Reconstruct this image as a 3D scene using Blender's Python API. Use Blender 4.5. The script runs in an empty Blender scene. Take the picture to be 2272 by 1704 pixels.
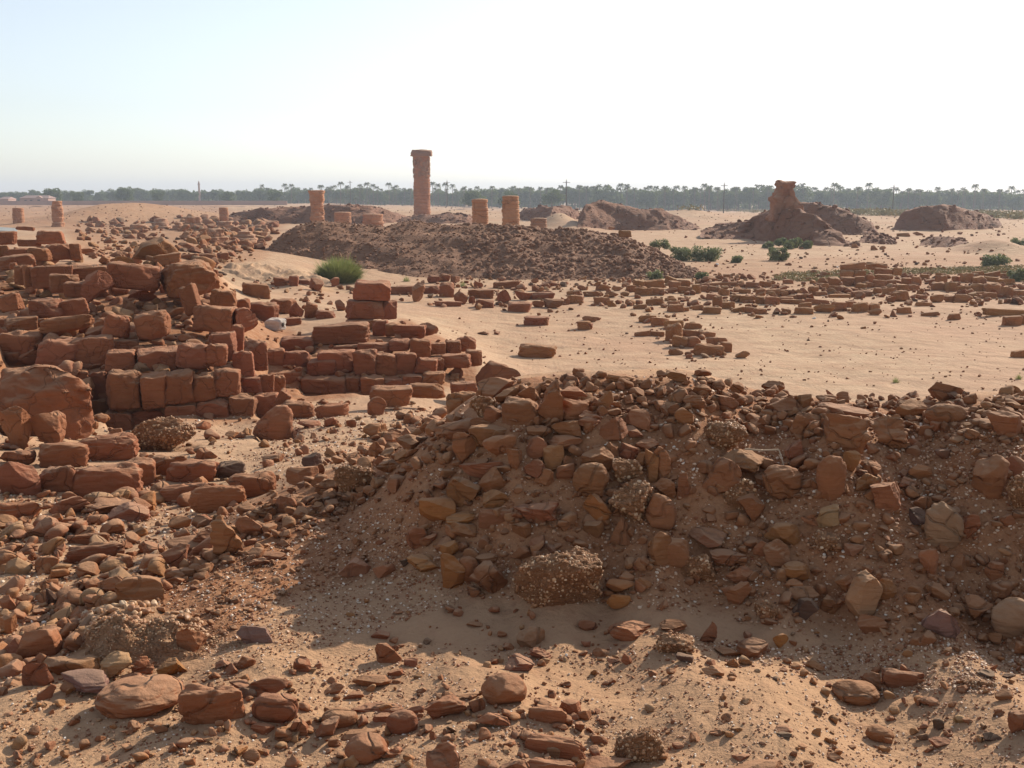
import bpy, bmesh, math, random
import numpy as np
from mathutils import Matrix, Euler, Vector
SC = bpy.context.scene
COL = SC.collection
R = math.radians

# ------------------------------------------------------------------ camera
CAMZ = 3.3; PITCH = R(10.0); LENS = 38.0
F = 2272 * LENS / 36.0; CX, CY = 1136.0, 852.0
cam = bpy.data.objects.new('camera', bpy.data.cameras.new('camera'))
COL.objects.link(cam); SC.camera = cam
cam.data.lens = LENS; cam.data.sensor_width = 36
cam.data.clip_start = 0.05; cam.data.clip_end = 20000
cam.location = (0, 0, CAMZ); cam.rotation_euler = (R(90) - PITCH, 0, 0)

# ------------------------------------------------------------------ light
SUN_AZ = R(40); SUN_EL = R(28.5)           # azimuth: to the right of the view axis
w = bpy.data.worlds.new('World'); SC.world = w; w.use_nodes = True
nt = w.node_tree; nt.nodes.clear()
wo = nt.nodes.new('ShaderNodeOutputWorld'); bg = nt.nodes.new('ShaderNodeBackground')
sky = nt.nodes.new('ShaderNodeTexSky'); sky.sky_type = 'NISHITA'; sky.sun_disc = False
sky.sun_elevation = SUN_EL; sky.sun_rotation = SUN_AZ
sky.altitude = 200; sky.air_density = 1.0; sky.dust_density = 0.7; sky.ozone_density = 2.2
bg.inputs['Strength'].default_value = 0.125
hs_ = nt.nodes.new('ShaderNodeHueSaturation'); hs_.inputs['Saturation'].default_value = 0.52; nt.links.new(sky.outputs[0], hs_.inputs['Color']); nt.links.new(hs_.outputs[0], bg.inputs['Color']); nt.links.new(bg.outputs[0], wo.inputs['Surface'])
sl = bpy.data.lights.new('sun', 'SUN'); sl.energy = 4.7; sl.angle = R(0.5); sl.color = (1.0, 0.89, 0.74)
so = bpy.data.objects.new('sun', sl); COL.objects.link(so)
sd = Vector((math.sin(SUN_AZ) * math.cos(SUN_EL), math.cos(SUN_AZ) * math.cos(SUN_EL), math.sin(SUN_EL)))
so.rotation_euler = sd.to_track_quat('Z', 'Y').to_euler(); so.location = (30, 40, 40)
SC.view_settings.view_transform = 'Standard'; SC.view_settings.look = 'None'
SC.view_settings.exposure = 0.42; SC.view_settings.gamma = 1
SC.cycles.max_bounces = 5; SC.cycles.diffuse_bounces = 3; SC.cycles.volume_bounces = 0
SC.cycles.use_denoising = True

# ------------------------------------------------------------------ numbers
def hsh(x, y, z, s):
    h = (x * 374761393 + y * 668265263 + z * 1274126177 + s * 974634777) & 0xFFFFFFFF
    h = ((h ^ (h >> 13)) * 1274126177) & 0xFFFFFFFF
    h = ((h ^ (h >> 16)) * 2246822519) & 0xFFFFFFFF
    return ((h ^ (h >> 15)) & 0xFFFFFF) / 16777215.0 * 2 - 1
def vn(p, s=0):
    p = np.asarray(p, float); i = np.floor(p).astype(np.int64); f = p - i; f = f * f * f * (f * (f * 6 - 15) + 10)
    r = 0
    for dx in (0, 1):
        wx = f[:, 0] if dx else 1 - f[:, 0]
        for dy in (0, 1):
            wy = f[:, 1] if dy else 1 - f[:, 1]
            for dz in (0, 1):
                wz = f[:, 2] if dz else 1 - f[:, 2]
                r = r + wx * wy * wz * hsh(i[:, 0] + dx, i[:, 1] + dy, i[:, 2] + dz, s)
    return r
def fbm(p, o=3, s=0):
    r = 0; a = 1.0
    for k in range(o):
        r = r + a * vn(p * (2.03 ** k) + 17.3 * k, s + k); a *= 0.5
    return r
def vn2(x, y, s=0):
    return vn(np.stack([x, y, np.full_like(x, 0.37)], 1), s)

SP, CP = math.sin(PITCH), math.cos(PITCH)
KD = 2272 / 2212.0
def at(x, y, Y):                       # pixel of the 2272 wide frame and a distance -> point in the place
    a = (CY - y) / F; t = Y / (CP + a * SP)
    return ((x - CX) / F * t, Y, CAMZ + t * (-SP + a * CP))
def tt(y, Y):
    return Y / (CP + (CY - y) / F * SP)
def atd(x, y, Y): return at(x * KD, y * KD, Y)

# ------------------------------------------------------------------ terrain
YO = 3.5
CPTS = """
0 1659 2.9|553 1659 2.85|1106 1659 2.8|1659 1659 2.8|2212 1659 2.8
0 1560 3.1|500 1560 3.05|1106 1520 3.2|1659 1520 3.2|2212 1520 3.15
150 1480 3.4|600 1450 3.45|1000 1400 3.65|1500 1420 3.55|2100 1430 3.5
420 1360 3.85|700 1300 4.15|180 1400 3.75|1000 1300 4.1|1300 1340 3.95|1600 1360 3.9|1900 1400 3.72|2200 1420 3.66
450 1270 4.2|600 1200 4.6|330 1240 4.45|750 1130 4.95|850 1180 4.5
900 1210 4.35|1100 1220 4.25|1300 1220 4.25|1500 1240 4.22|1800 1290 4.05|2100 1310 4.0
900 1080 4.6|1100 1080 4.38|1300 1100 4.36|1500 1120 4.34|1800 1150 4.2|2100 1150 4.2
950 960 4.92|1100 950 4.66|1300 950 4.62|1500 970 4.58|1800 1000 4.45|2100 1000 4.45
1000 880 5.3|1150 860 5.0|1300 870 4.88|1500 880 4.85|1800 900 4.75|2100 900 4.75|2212 890 4.75
1100 828 6.1|1250 818 6.1|1500 820 6.2|1700 862 6.0|1900 874 5.9|2100 862 5.9|2212 850 5.9
860 960 5.7|800 1010 5.5|700 1060 5.3|560 1120 5.1|470 1170 4.9|380 1230 4.6|200 1340 4.0
100 1400 3.9|60 1300 4.5|100 1200 5.2|220 1130 6.1|100 1050 7.2|300 1060 7.2|420 1090 6.6|330 1180 5.3
500 1020 8.2|650 1000 8.0|600 940 10.8|780 930 10.5|450 960 9.8|250 960 9.4|50 960 8.9
480 908 12.6|620 900 12.9|300 900 12.8|180 905 12.4|750 890 13.2|870 870 14.6|960 900 12.0
300 800 13.7|450 800 13.9|180 820 13.5|60 760 14.2|560 830 14.2|400 730 15.4|250 720 15.6|100 690 16.5|500 760 15.4
300 660 17.5|450 650 18.2|100 620 20|200 580 23|400 580 22|30 560 24|100 520 32|250 560 30|430 560 30
620 850 15.8|800 850 15.8|900 850 15.9|1000 820 17.5|640 765 17.4|800 770 17.6|950 770 18.2|700 740 19|820 715 20.5|950 740 19.4|1030 790 18.2
600 720 21.5|560 680 24|680 660 27|800 690 22.5
1100 830 17.9|1060 760 22.0
550 572 38|480 575 37|650 590 37|580 612 35.5|480 610 34|690 620 37|500 640 28
300 520 50|400 530 45|550 530 50|300 495 75|450 500 70|150 500 70|50 510 50
"""
for _x in (2600, 3200): CPTS = CPTS.rstrip() + '\n' + '|'.join('%d %s' % (_x, q_) for q_ in ('1310 3.98', '1150 4.2', '1000 4.45', '900 4.75', '862 5.9', '1420 3.66', '1520 3.15', '1659 2.8'))
CT = []
for ln in CPTS.strip().split('\n'):
    for e in ln.split('|'):
        x, y, Y = map(float, e.split()); CT.append(atd(x, y, Y))
def zc(u, Y, z): CT.append((u * Y, Y, z))
for y_, Ys in ((0, (19, 23, 28, 34, 43, 60, 85, 120)),):
    for Y in Ys:
        for u in (-.02, .1, .2, .33, .45, .62):
            if Y < 22 and u < 0: continue
            zc(u, Y, 0.02)
for Y in (60, 85, 110, 150):
    for u in (-.48, -.35, -.22, -.1): zc(u, Y, 0.75 if Y < 70 else (0.35 if Y < 100 else 0.08))
for Y, z in ((190, -.1), (260, -.5), (400, -1.3), (700, -2.0), (2600, -3)):
    for u in (-.9, -.45, -.2): zc(u, Y, z if Y > 400 else z * .5)
for Y, z in ((190, -.25), (260, -1.3), (400, -3.2), (700, -4.0), (2600, -5)):
    for u in (.1, .3, .45, .9): zc(u, Y, z)
for Y, z in ((8, 1.3), (9.5, .85), (12, .35), (15, .1)):
    for u in (-.02, .06, .18, .3, .45, .62): zc(u, Y, z - (.3 if u < 0 and Y == 8 else 0))
for Y, z in ((1, 1.7), (-1, 1.75)):
    for u in (.62, .85): CT.append((u * (Y + YO), Y, z))
for Y, z in ((2.5, 1.66), (1, 1.7), (-1, 1.75), (3.5, 1.6), (5, 1.5), (8, 1.2), (12, 1.1), (16, 1.4), (24, 1.5), (50, 1), (120, .3)):
    for u in (-.62, -.9): CT.append((u * (Y + YO), Y, z))
for u in (-.3, 0, .3):
    for Y in (-1.5, 0, 1.3): CT.append((u * (Y + YO), Y, 1.69))
CT = np.array(CT)
def uv_of(X, Y): return X / (Y + YO) * 3.0, np.log(Y + YO)
ca, cb = uv_of(CT[:, 0], CT[:, 1])
def kern(a, b, A, B): return -np.sqrt((a[:, None] - A[None]) ** 2 + (b[:, None] - B[None]) ** 2 + 0.0009)
n = len(CT)
M_ = np.zeros((n + 3, n + 3)); M_[:n, :n] = kern(ca, cb, ca, cb); M_[:n, :n] -= np.eye(n) * 0.004 * -1
P_ = np.stack([np.ones(n), ca, cb], 1); M_[:n, n:] = P_; M_[n:, :n] = P_.T
WW = np.linalg.lstsq(M_, np.concatenate([CT[:, 2], [0, 0, 0]]), rcond=None)[0]
NU, NV = 900, 1060
UG = np.linspace(-1.15, 1.15, NU); TG = np.linspace(math.log(1.4), math.log(2600), NV)
tg, ug = np.meshgrid(TG, UG, indexing='ij')
YG = np.exp(tg) - YO; XG = ug * (YG + YO)
ZG = np.zeros(XG.size); xf = XG.ravel(); yf = YG.ravel()
for i in range(0, xf.size, 60000):
    a, b = uv_of(xf[i:i + 60000], yf[i:i + 60000])
    ZG[i:i + 60000] = kern(a, b, ca, cb) @ WW[:n] + WW[n] + WW[n + 1] * a + WW[n + 2] * b
def relief(x, y):
    d = np.clip(y, 2, 3000)
    near = np.clip((26 - d) / 14, 0, 1)
    z = near * (0.035 * vn2(x * 1.3, y * 1.3, 3) + 0.016 * vn2(x * 4.1, y * 4.1, 4) + 0.007 * vn2(x * 11, y * 11, 5) + 0.0035 * vn2(x * 27, y * 27, 6))
    mid = np.clip((d - 12) / 12, 0, 1)
    z += mid * (0.05 * vn2(x * .35, y * .35, 7) + 0.022 * vn2(x * 1.3, y * 1.3, 8) + .01 * vn2(x * 4, y * 4, 18)) * (1 + np.clip((d - 55) / 60, 0, 3.5))
    far = np.clip((d - 110) / 80, 0, 1)
    z += far * (0.45 * np.maximum(0, vn2(x * .07, y * .045, 9)) + 0.3 * np.maximum(0, vn2(x * .2, y * .11, 10)))
    return z
ZG += relief(xf, yf)
ZG = ZG.reshape(XG.shape)
# low sand dune on the left and shallow drifts are terrain
def gbump(cx, cy, sx, sy, h, rot=0):
    global ZG
    dx = XG - cx; dy = YG - cy; c, s = math.cos(rot), math.sin(rot)
    a = (dx * c + dy * s) / sx; b = (-dx * s + dy * c) / sy
    ZG = ZG + h * np.exp(-(a * a + b * b))
def gb(x, y, Y, wpx, sy, h):            # centre pixel, distance, half width in pixels of the 2212 frame
    X = (x * KD - CX) / F * Y
    gbump(X, Y, wpx * KD / F * Y, sy, h)
gb(255, 450, 122, 95, 13, 1.75); gb(400, 455, 128, 110, 12, 1.15); gb(120, 460, 125, 90, 10, .6)
gb(1205, 460, 105, 42, 5, 1.45); gb(1480, 455, 150, 80, 12, 1.2); gb(1640, 470, 120, 60, 6, .5)
gb(2140, 545, 62, 60, 3, .7); gb(1240, 480, 98, 50, 4, .5); gb(740, 440, 170, 130, 12, .8)
gb(1000, 448, 175, 150, 10, .7)
RED = (.262, .096, .041); BRN = (.27, .112, .046); ORG = (.31, .125, .038); TAN = (.32, .175, .082); PNK = (.28, .12, .062); DRK = (.11, .062, .04); PALE = (.33, .19, .095)
COLS = dict(RED=RED, BRN=BRN, ORG=ORG, TAN=TAN, PNK=PNK, DRK=DRK, PALE=PALE, DRKB=(.20, .11, .075))
REG = {'A': (0, 370, 760 / 2212), 'B': (560, 300, 760 / 2212), 'C': (1200, 370, 560 / 2212), 'D': (1712, 370, 560 / 2212), 'E': (0, 800, 760 / 2212),
       'F': (700, 780, 760 / 2212), 'G': (1400, 780, 872 / 2212), 'H': (0, 1200, 760 / 2212), 'I': (700, 1200, 760 / 2212), 'J': (1400, 1200, 872 / 2212)}
LISTS = {}
LISTS['A'] = ('RED b', """
700 1310 912 1565 Y13.1|918 1330 1085 1555 Y13.15|1055 1310 1250 1525 Y13.2|1235 1330 1393 1510 Y13.3|1370 1300 1545 1490 Y13.4
690 1568 860 1720 Y13.1|1075 1525 1270 1630 Y13.2|1275 1490 1483 1638 Y13.25|1490 1465 1650 1638 Y13.3|860 1555 1075 1690 Y13.3|560 1320 690 1500 Y13.8|560 1500 700 1700 Y13.6
690 1175 875 1320 Y13.7|905 1160 1150 1315 Y13.75|1150 1130 1350 1305 Y13.6 n5|1330 1140 1465 1290 Y13.65 n5|1505 1185 1635 1370 Y13.9|1580 1120 1720 1310 Y14.3|1360 1070 1515 1250 Y14.3|1490 1025 1575 1185 Y14.8
1675 1340 1770 1490 Y13.9|1750 1345 1840 1480 Y14.2|1540 1350 1690 1470 Y13.8|1650 1460 1795 1640 Y13.6|1790 1440 1870 1560 Y13.4 t-30|1820 1500 2020 1640 Y13.2 n5
480 1090 730 1310 Y14.2|250 1110 510 1315 Y14.0 n5|700 1110 880 1190 Y14.5|20 1055 250 1300 Y14.6|0 1040 60 1150 Y14.9|40 965 230 1060 Y15|0 980 45 1060 Y15.2|270 1300 560 1420 Y13.6|0 1290 260 1420 Y13.9
215 845 400 975 Y15.4 n6|395 850 560 960 Y15.6|0 815 135 930 Y15.5|270 960 590 1070 Y14.9 n5|620 975 720 1060 Y14.9|670 950 830 1105 Y14.6 n5|890 930 1090 1110 Y14.6 n5 big|560 1030 700 1110 Y14.8 r
1180 765 1280 950 Y15.6 t12 f|1260 885 1510 1065 Y15.4|1490 920 1660 1080 Y15.6 r|1370 790 1525 905 Y16.6 n5|1520 850 1610 935 Y17 n5
700 620 1020 795 Y17 t-8 big|1060 610 1390 830 Y17.2 n6 big|1365 670 1405 790 Y18|530 680 725 870 Y16.6 r big|430 740 555 840 Y16.8|330 690 500 815 Y17.4|215 635 450 780 Y18.6|95 640 160 760 Y18.8|155 640 222 770 Y18.7|450 635 700 730 Y19
860 465 1155 612 Y22 r big BRN|1005 560 1165 635 Y21.5 BRN|5 570 210 660 Y21|10 530 190 600 Y22|190 525 315 605 Y22|310 500 450 600 Y23|455 500 520 600 Y23|520 525 620 560 Y24 r|250 415 410 500 Y24|120 470 260 515 Y24|0 420 105 500 Y24|110 385 215 410 Y40
1570 750 1740 855 BRN|1600 870 1800 1010 n5|1760 850 1900 960 n5|1870 880 1960 980 r|1965 880 2050 985 r|1840 970 1940 1030
1010 620 1060 700 r|1085 615 1140 665 r|840 790 1010 880 r|940 760 1010 830 r|1270 860 1380 910 r|960 1100 1060 1160 r|1030 760 1080 820 r
1160 565 1280 605|1280 560 1400 600|1400 555 1470 605|1140 490 1250 540 r|1210 520 1300 560 r|735 395 790 445 Y78|0 510 60 570 Y22|60 620 110 660 Y19""")
LISTS['B'] = ('RED b', """
660 935 885 1065 Y21.5|605 1055 850 1190 Y21.4|835 1065 930 1190 Y21.6|610 1180 780 1280 Y21.2|388 1200 742 1355 Y18.6 n12 big
195 1290 400 1425 Y18.4|95 1375 205 1505 Y17|200 1385 360 1510 Y17|355 1435 535 1555 Y16.8|430 1375 655 1545 Y16.9|660 1380 800 1560 Y16.8|790 1400 930 1560 Y16.9|920 1395 1055 1555 Y17|1050 1430 1190 1545 Y16.9
105 1505 315 1640 Y16.6|325 1545 605 1690 Y16.5|603 1550 707 1690 Y16.6|705 1545 850 1690 Y16.5|845 1560 985 1650 Y16.6|975 1540 1105 1640 Y16.6|1105 1520 1240 1625 Y16.6
690 1335 900 1410 Y17.8|890 1308 1020 1395 Y17.8|1020 1310 1150 1440 Y17.7|1140 1335 1245 1420 Y18|1240 1320 1345 1410 Y18.2|1320 1290 1440 1400 Y18.4 n5|530 1350 700 1400 Y17.9
1140 1435 1235 1535 Y17.2|1228 1405 1408 1505 Y17.3|1380 1380 1480 1490 Y17.6|780 1190 870 1300 Y19.6|860 1210 950 1300 Y19.4 n5|910 1225 1120 1310 Y19.2 r|1080 1215 1200 1290 Y19.6 r
1260 1495 1360 1570 r|1450 1465 1720 1640 Y17 r big|1285 1585 1450 1690 Y15.5
140 915 240 980|240 905 297 980|300 930 375 972|370 925 460 1015 r|465 920 560 985 r|1030 958 1115 1085 r BRN|880 970 1050 1035|1110 970 1210 1030|1210 950 1300 1055|1300 1010 1390 1100 r|1400 990 1550 1060|1440 1055 1555 1120|1130 905 1210 960 r|1190 895 1280 950 r|1280 910 1340 960 r|1430 945 1490 990 r|1560 940 1720 995|1655 1070 1800 1150|1700 1010 1810 1070 r|1805 970 1860 1010 r|1800 1010 1945 1065|1880 1060 2010 1120 r|1800 1070 1890 1115 r|1580 1000 1670 1100 r|1180 1070 1350 1110 f|2030 1030 2135 1090|2030 1003 2080 1032 r|2075 1003 2130 1030 r|1760 1165 1910 1235|2100 1200 2195 1262|2130 1165 2250 1200 r|1725 1340 1957 1447 BRN n6|1455 1265 1530 1290 r|1560 1268 1600 1290 r|1395 1040 1440 1090 r|1850 940 1970 990 r|535 1065 600 1140 r|415 1125 530 1190|340 1085 425 1190 r""")
LISTS['C'] = ('BRN b', """
225 1125 372 1205|467 1140 605 1218|500 1030 615 1090 r|620 1050 720 1090 r|225 1090 290 1125 r|290 1085 360 1120 r|370 1090 530 1140|560 1095 680 1150 r|745 1035 830 1105|810 990 900 1080|905 990 1080 1070|820 1060 980 1135|950 1060 1080 1130|1085 965 1200 1040 t-20|1120 1000 1220 1080|1190 990 1310 1060|1080 1060 1210 1112 r|1200 1050 1320 1115|1320 1030 1395 1120|1395 1040 1460 1100|1460 1050 1600 1100 t-12|1560 1070 1660 1135 t-12|1085 1148 1190 1180|1200 1145 1300 1180|1330 1210 1430 1260|1422 1225 1575 1295|1505 1130 1590 1240|1450 1110 1550 1170|1590 1180 1700 1250|1110 1175 1220 1225|1110 1205 1255 1280|1245 1230 1300 1270|810 1205 930 1250|920 1150 1080 1220 n5|1675 1230 1790 1280|1785 1228 1900 1285|1850 1240 1980 1295|2115 1240 2190 1295
1675 1120 1755 1190|1745 1130 1880 1195|1735 1070 1840 1115|1880 1070 1970 1135|1965 1070 2100 1140|1880 1130 1965 1210|1965 1138 2090 1215|2095 1075 2200 1130|2090 1140 2212 1190|1720 1025 1800 1060|1795 1010 1915 1065|1910 1005 2020 1060|1600 940 1660 985|2120 985 2212 1030|1400 1012 1720 1052 f|365 1310 490 1365 r|325 1350 445 1437|0 1325 65 1395|680 560 795 615 Y46|590 522 650 550 r Y80
860 1300 1010 1370|960 1320 1130 1400|1080 1345 1250 1420|1090 1370 1240 1545 n5|1250 1365 1412 1428|1230 1430 1390 1495|1380 1440 1530 1500|820 1440 960 1490 f|950 1440 1085 1490 f|1150 1480 1320 1590 n5|1280 1490 1400 1590 r|1450 1490 1640 1570 n5|1340 1550 1600 1665 n5 big|1560 1530 1670 1635|1120 1595 1250 1655 r|1700 1615 1830 1680 r""")
LISTS['D'] = ('BRN b', """
600 845 820 910 Y40|600 905 715 968 Y39.8|712 905 825 968 Y39.8|600 965 720 1050 Y39|718 960 820 1020 Y39|812 945 905 1010 Y39|830 840 1010 905 Y41 n5|905 890 1060 950 Y40.5|1060 885 1140 950 Y40.5|905 940 1060 1000 Y40|400 975 500 1030 Y39.5 r|500 965 600 1060 Y38.5|415 1020 500 1080 Y38|490 1045 715 1115 Y37 n6|715 1065 760 1130 Y37|740 1020 830 1090 Y38|820 1010 890 1070 Y38.5|885 990 1000 1062 Y38.5|980 990 1090 1052 Y38.6|320 1045 410 1140 Y36.6|385 1090 490 1150 Y36.2|500 1115 700 1172 Y35.8|690 1080 880 1168 Y36|110 1120 320 1165|0 1085 75 1142 Y36|0 1138 75 1212 Y35.6|75 1085 150 1160 Y36 r|80 1160 290 1207|288 1160 510 1212|230 1190 350 1240 f|200 1230 365 1297|370 1205 550 1282 r|510 1180 650 1270|650 1175 710 1240|705 1185 845 1282|840 1190 950 1272 n5|835 1240 960 1302 r|92 1240 165 1297|1100 1228 1225 1292|1245 1185 1415 1225 f|1310 1275 1470 1312 f|1535 1283 1660 1347 n5|1240 1120 1360 1165 r|1385 1120 1510 1195 r|1500 1130 1600 1190 r|1590 1120 1760 1195 r|1045 1080 1200 1188 n5|2040 1155 2110 1202|2025 1305 2180 1402|2178 1300 2290 1390|1800 1240 2300 1310 f
1140 970 1230 1040|1230 960 1310 1050|1300 940 1380 990|1190 1030 1290 1090|890 1060 960 1115|960 1060 1100 1120|1090 1030 1190 1100|1440 950 1530 1040|1580 955 1660 1010|1660 930 1760 1020|1760 960 1870 1030|1400 1010 1520 1090|1520 1010 1620 1100|1620 1040 1740 1112|1740 1020 1860 1110|1860 1020 2010 1112|1700 1070 1780 1132 r|1780 1095 1860 1142|1850 1100 1970 1157|2000 1050 2120 1152|2120 1080 2250 1162|1760 915 1860 960|1860 920 2010 970|2010 930 2130 980|1870 965 1980 1010|1980 980 2130 1040
1100 580 1210 615|1235 570 1330 605 r|870 690 930 735 r|945 695 1005 730 r|700 670 760 715 r|905 515 945 550 r|1255 690 1290 715 r|780 1400 830 1422 r|2088 1600 2260 1680""")
LISTS['E'] = ('RED r', """
0 45 570 505 Y10.2 slab big|0 300 200 590 Y8.8 big|190 340 410 545 Y8.9|5 580 220 690|0 650 250 890 big|75 505 180 580|270 515 560 700 Y8.0 b n6|270 660 490 870 b n6|520 465 880 665 b n6 Y8.7|485 655 905 925 b n6 big Y6.9|820 620 1000 830 b n5 Y7.6|980 600 1210 760 b n5|1085 630 1400 800 b n5 big|970 770 1080 880|1050 785 1400 925 b n6|1230 790 1580 990 b n5 big|1480 715 1780 900 b n5|1390 655 1580 775 DRK|1670 285 1905 550 Y11.2 tall o t-28 big BRN|1265 390 1360 450|1920 385 2065 440|2095 375 2190 425|1700 605 1830 665|1265 565 1400 640|840 370 1250 600 Y10 c|330 870 570 1000 PNK|0 900 280 1060 s|560 890 860 1000 s|700 930 970 1045 f PNK|1620 910 1810 1020 s BRN|1520 1010 1700 1150 BRN|1370 1000 1560 1300 BRN s|1240 990 1370 1070|440 1180 790 1310 b n6|440 1110 700 1200 b n5|1080 1140 1350 1250 BRN|1050 1190 1220 1370|1185 1255 1320 1350 s|1600 1265 1750 1330 f|1650 1235 1840 1290 f|1240 1100 1390 1210|890 1190 1020 1240 f|760 1400 1050 1590 BRN big|640 1390 830 1510|600 1500 780 1620 BRN|370 1440 525 1540|300 1470 360 1590 DRK|355 1520 475 1600 PNK|110 1510 210 1580|0 1520 105 1620|310 1345 450 1420 ORG|485 1600 620 1670|520 1410 660 1490|1070 1350 1190 1440|880 1340 970 1390 DRK|1950 600 2080 700 DRK f|1780 870 1920 990 BRN|1850 690 2060 800 BRN|2030 775 2160 860 BRN|30 1195 80 1240|180 1240 230 1300|400 1010 500 1070 PNK|300 990 400 1050|900 1390 1020 1440 BRN""")
LISTS['F'] = ('BRN r', """
360 215 620 355 Y13.5 b n7 RED big|600 200 830 305 Y14 b RED|10 330 210 430 b RED|340 300 455 420 RED|520 385 620 440|60 430 140 485 RED|200 440 265 495 RED|315 470 460 560|850 250 1060 430 Y6.1 b n6 big|1060 180 1280 290 f|1160 235 1310 330|1000 290 1170 420 c|1310 225 1420 330|1210 290 1430 500 b n5 big|1420 200 1590 490 tall big|1095 360 1210 450 RED|780 435 1050 555 f big|1005 425 1140 500 f|890 530 1030 710|1000 470 1240 620 b n5|1085 540 1285 665|1365 480 1520 550|1530 445 1710 560|1505 545 1720 650 f|1590 320 1760 450|1690 390 1850 490 s|1590 235 1760 330 RED|1840 425 2010 565|1980 485 2115 545|2010 385 2160 500|1370 560 1500 700|1465 615 1600 750|1725 630 1920 790|1860 585 1960 670|1950 600 2080 700 RED|2060 660 2130 760|1670 730 1890 935 o big|1920 700 2095 850 c|1910 840 2170 1080 c big|1730 920 1910 1095 ORG|1560 725 1670 825|1060 760 1225 925|1085 900 1250 1015|1060 1005 1285 1140 b n5|855 820 1060 990|940 700 1200 805 RED|1350 700 1480 820 RED|1410 760 1540 860|850 1040 1040 1120 f ORG|855 1100 1035 1195|680 940 900 1090 ORG|590 1130 725 1260 RED|770 1220 920 1310 ORG|1500 1080 1620 1145|1400 1040 1490 1105|1385 1190 1485 1280 PNK|1735 1100 1860 1200|1910 1080 2050 1240|2140 930 2290 1130 big o|2130 640 2212 840|1240 630 1330 760|1270 1110 1390 1210|600 1310 830 1420 ORG|815 1320 960 1530 ORG|915 1335 1050 1490 o|1005 1370 1235 1575 f|1030 1310 1170 1370|1300 1300 1830 1650 Y4.0 c big|1880 1465 2070 1560 ORG|1885 1565 2030 1650 ORG|2070 1460 2180 1540|160 1340 350 1450 PNK|375 1370 510 1450|2150 1180 2300 1380 big|430 520 560 600|520 540 720 640|340 580 450 690|550 480 720 540|520 630 660 710|130 740 380 920 c|400 700 580 780|0 830 130 930|545 1340 605 1390 DRK|1880 150 2060 210 f|1820 255 1920 380|2070 570 2212 650|1290 960 1560 1090 s RED""")
LISTS['G'] = ('BRN r', """
410 410 650 570 c|495 560 750 680|410 610 610 780|525 725 710 880 c|745 650 950 830 o big|600 810 750 950|1050 600 1200 830 o|1190 560 1290 675|1270 690 1400 795|1290 620 1400 690|1100 365 1340 560 s big|1350 370 1540 540 s big|870 500 975 610 RED|910 360 1000 490|765 250 955 360|920 245 1010 345|1060 290 1330 370 f|1500 280 1660 380|1670 300 1880 410 o|1690 175 1860 275 big|2010 345 2190 500 big|740 170 860 240|1350 745 1510 890 RED|1565 640 1690 720|1510 710 1610 780 PNK|1935 600 2110 825 big|2110 600 2260 700|1665 865 1860 1110 PALE o big|1590 820 1690 890|1860 920 1960 1045 RED|1575 890 1680 980 DRK|1050 870 1170 985 TAN|960 915 1060 975|760 965 945 1090|1035 1020 1170 1120 c|750 1070 895 1195|850 1185 1005 1280 ORG o|100 1040 320 1220 b n5 big|320 1000 530 1090 f|450 1120 650 1210|280 1150 470 1300 c|90 820 250 1000 o big|260 690 340 840|130 720 250 820|540 1300 670 1415 RED|540 1210 690 1300 RED|870 1280 960 1340|895 1320 1050 1400 f|1150 1265 1270 1360|1220 1260 1400 1500 tall TAN big|1370 1290 1480 1410 f t-30|1070 1380 1175 1470|905 1385 1050 1500 DRK|700 1400 830 1500 c|1620 1120 1725 1270|1795 1145 1885 1230|1995 1190 2090 1290|1885 1385 2020 1530 big|2045 1400 2260 1600 PALE o big|1650 1450 1840 1590 DRKB|1810 1420 1880 1470|1280 1490 1440 1580|800 1590 880 1665 ORG|165 1510 310 1570 f|690 1070 780 1150 RED|1200 1080 1310 1150 PNK|1660 1310 1790 1390|1560 1320 1630 1390|470 250 600 340|300 250 420 320|340 190 450 260|190 110 320 170|355 100 450 145|670 380 770 430 f|120 550 220 730|250 320 350 410|2130 700 2280 900 c|1680 1000 1690 1010""")
LISTS['H'] = ('RED r', """
1150 550 1330 740 BRN|1545 540 1765 665 DRKB|120 550 390 780 big|0 640 130 790|0 470 105 610 BRN|100 470 330 535 f|285 740 650 950 BRN big Y3.5|400 850 690 1010 DRKB f|145 780 340 950|650 730 850 900 TAN|850 750 990 880 s|1020 760 1200 890 ORG|640 880 1170 1140 o big|1165 910 1570 1210 b n5 big|1600 870 1870 1010|1635 990 1920 1190 o|1510 740 1650 830|1445 800 1535 870|1900 760 2005 855|1880 1150 1990 1260|2030 1150 2190 1290 PNK|2090 1080 2212 1170|1625 1170 1770 1250|2120 1270 2200 1330|1480 910 1620 980|245 930 360 1030|770 850 915 920|1575 1150 1660 1200|780 1210 860 1255|1390 770 1490 830""")
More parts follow.
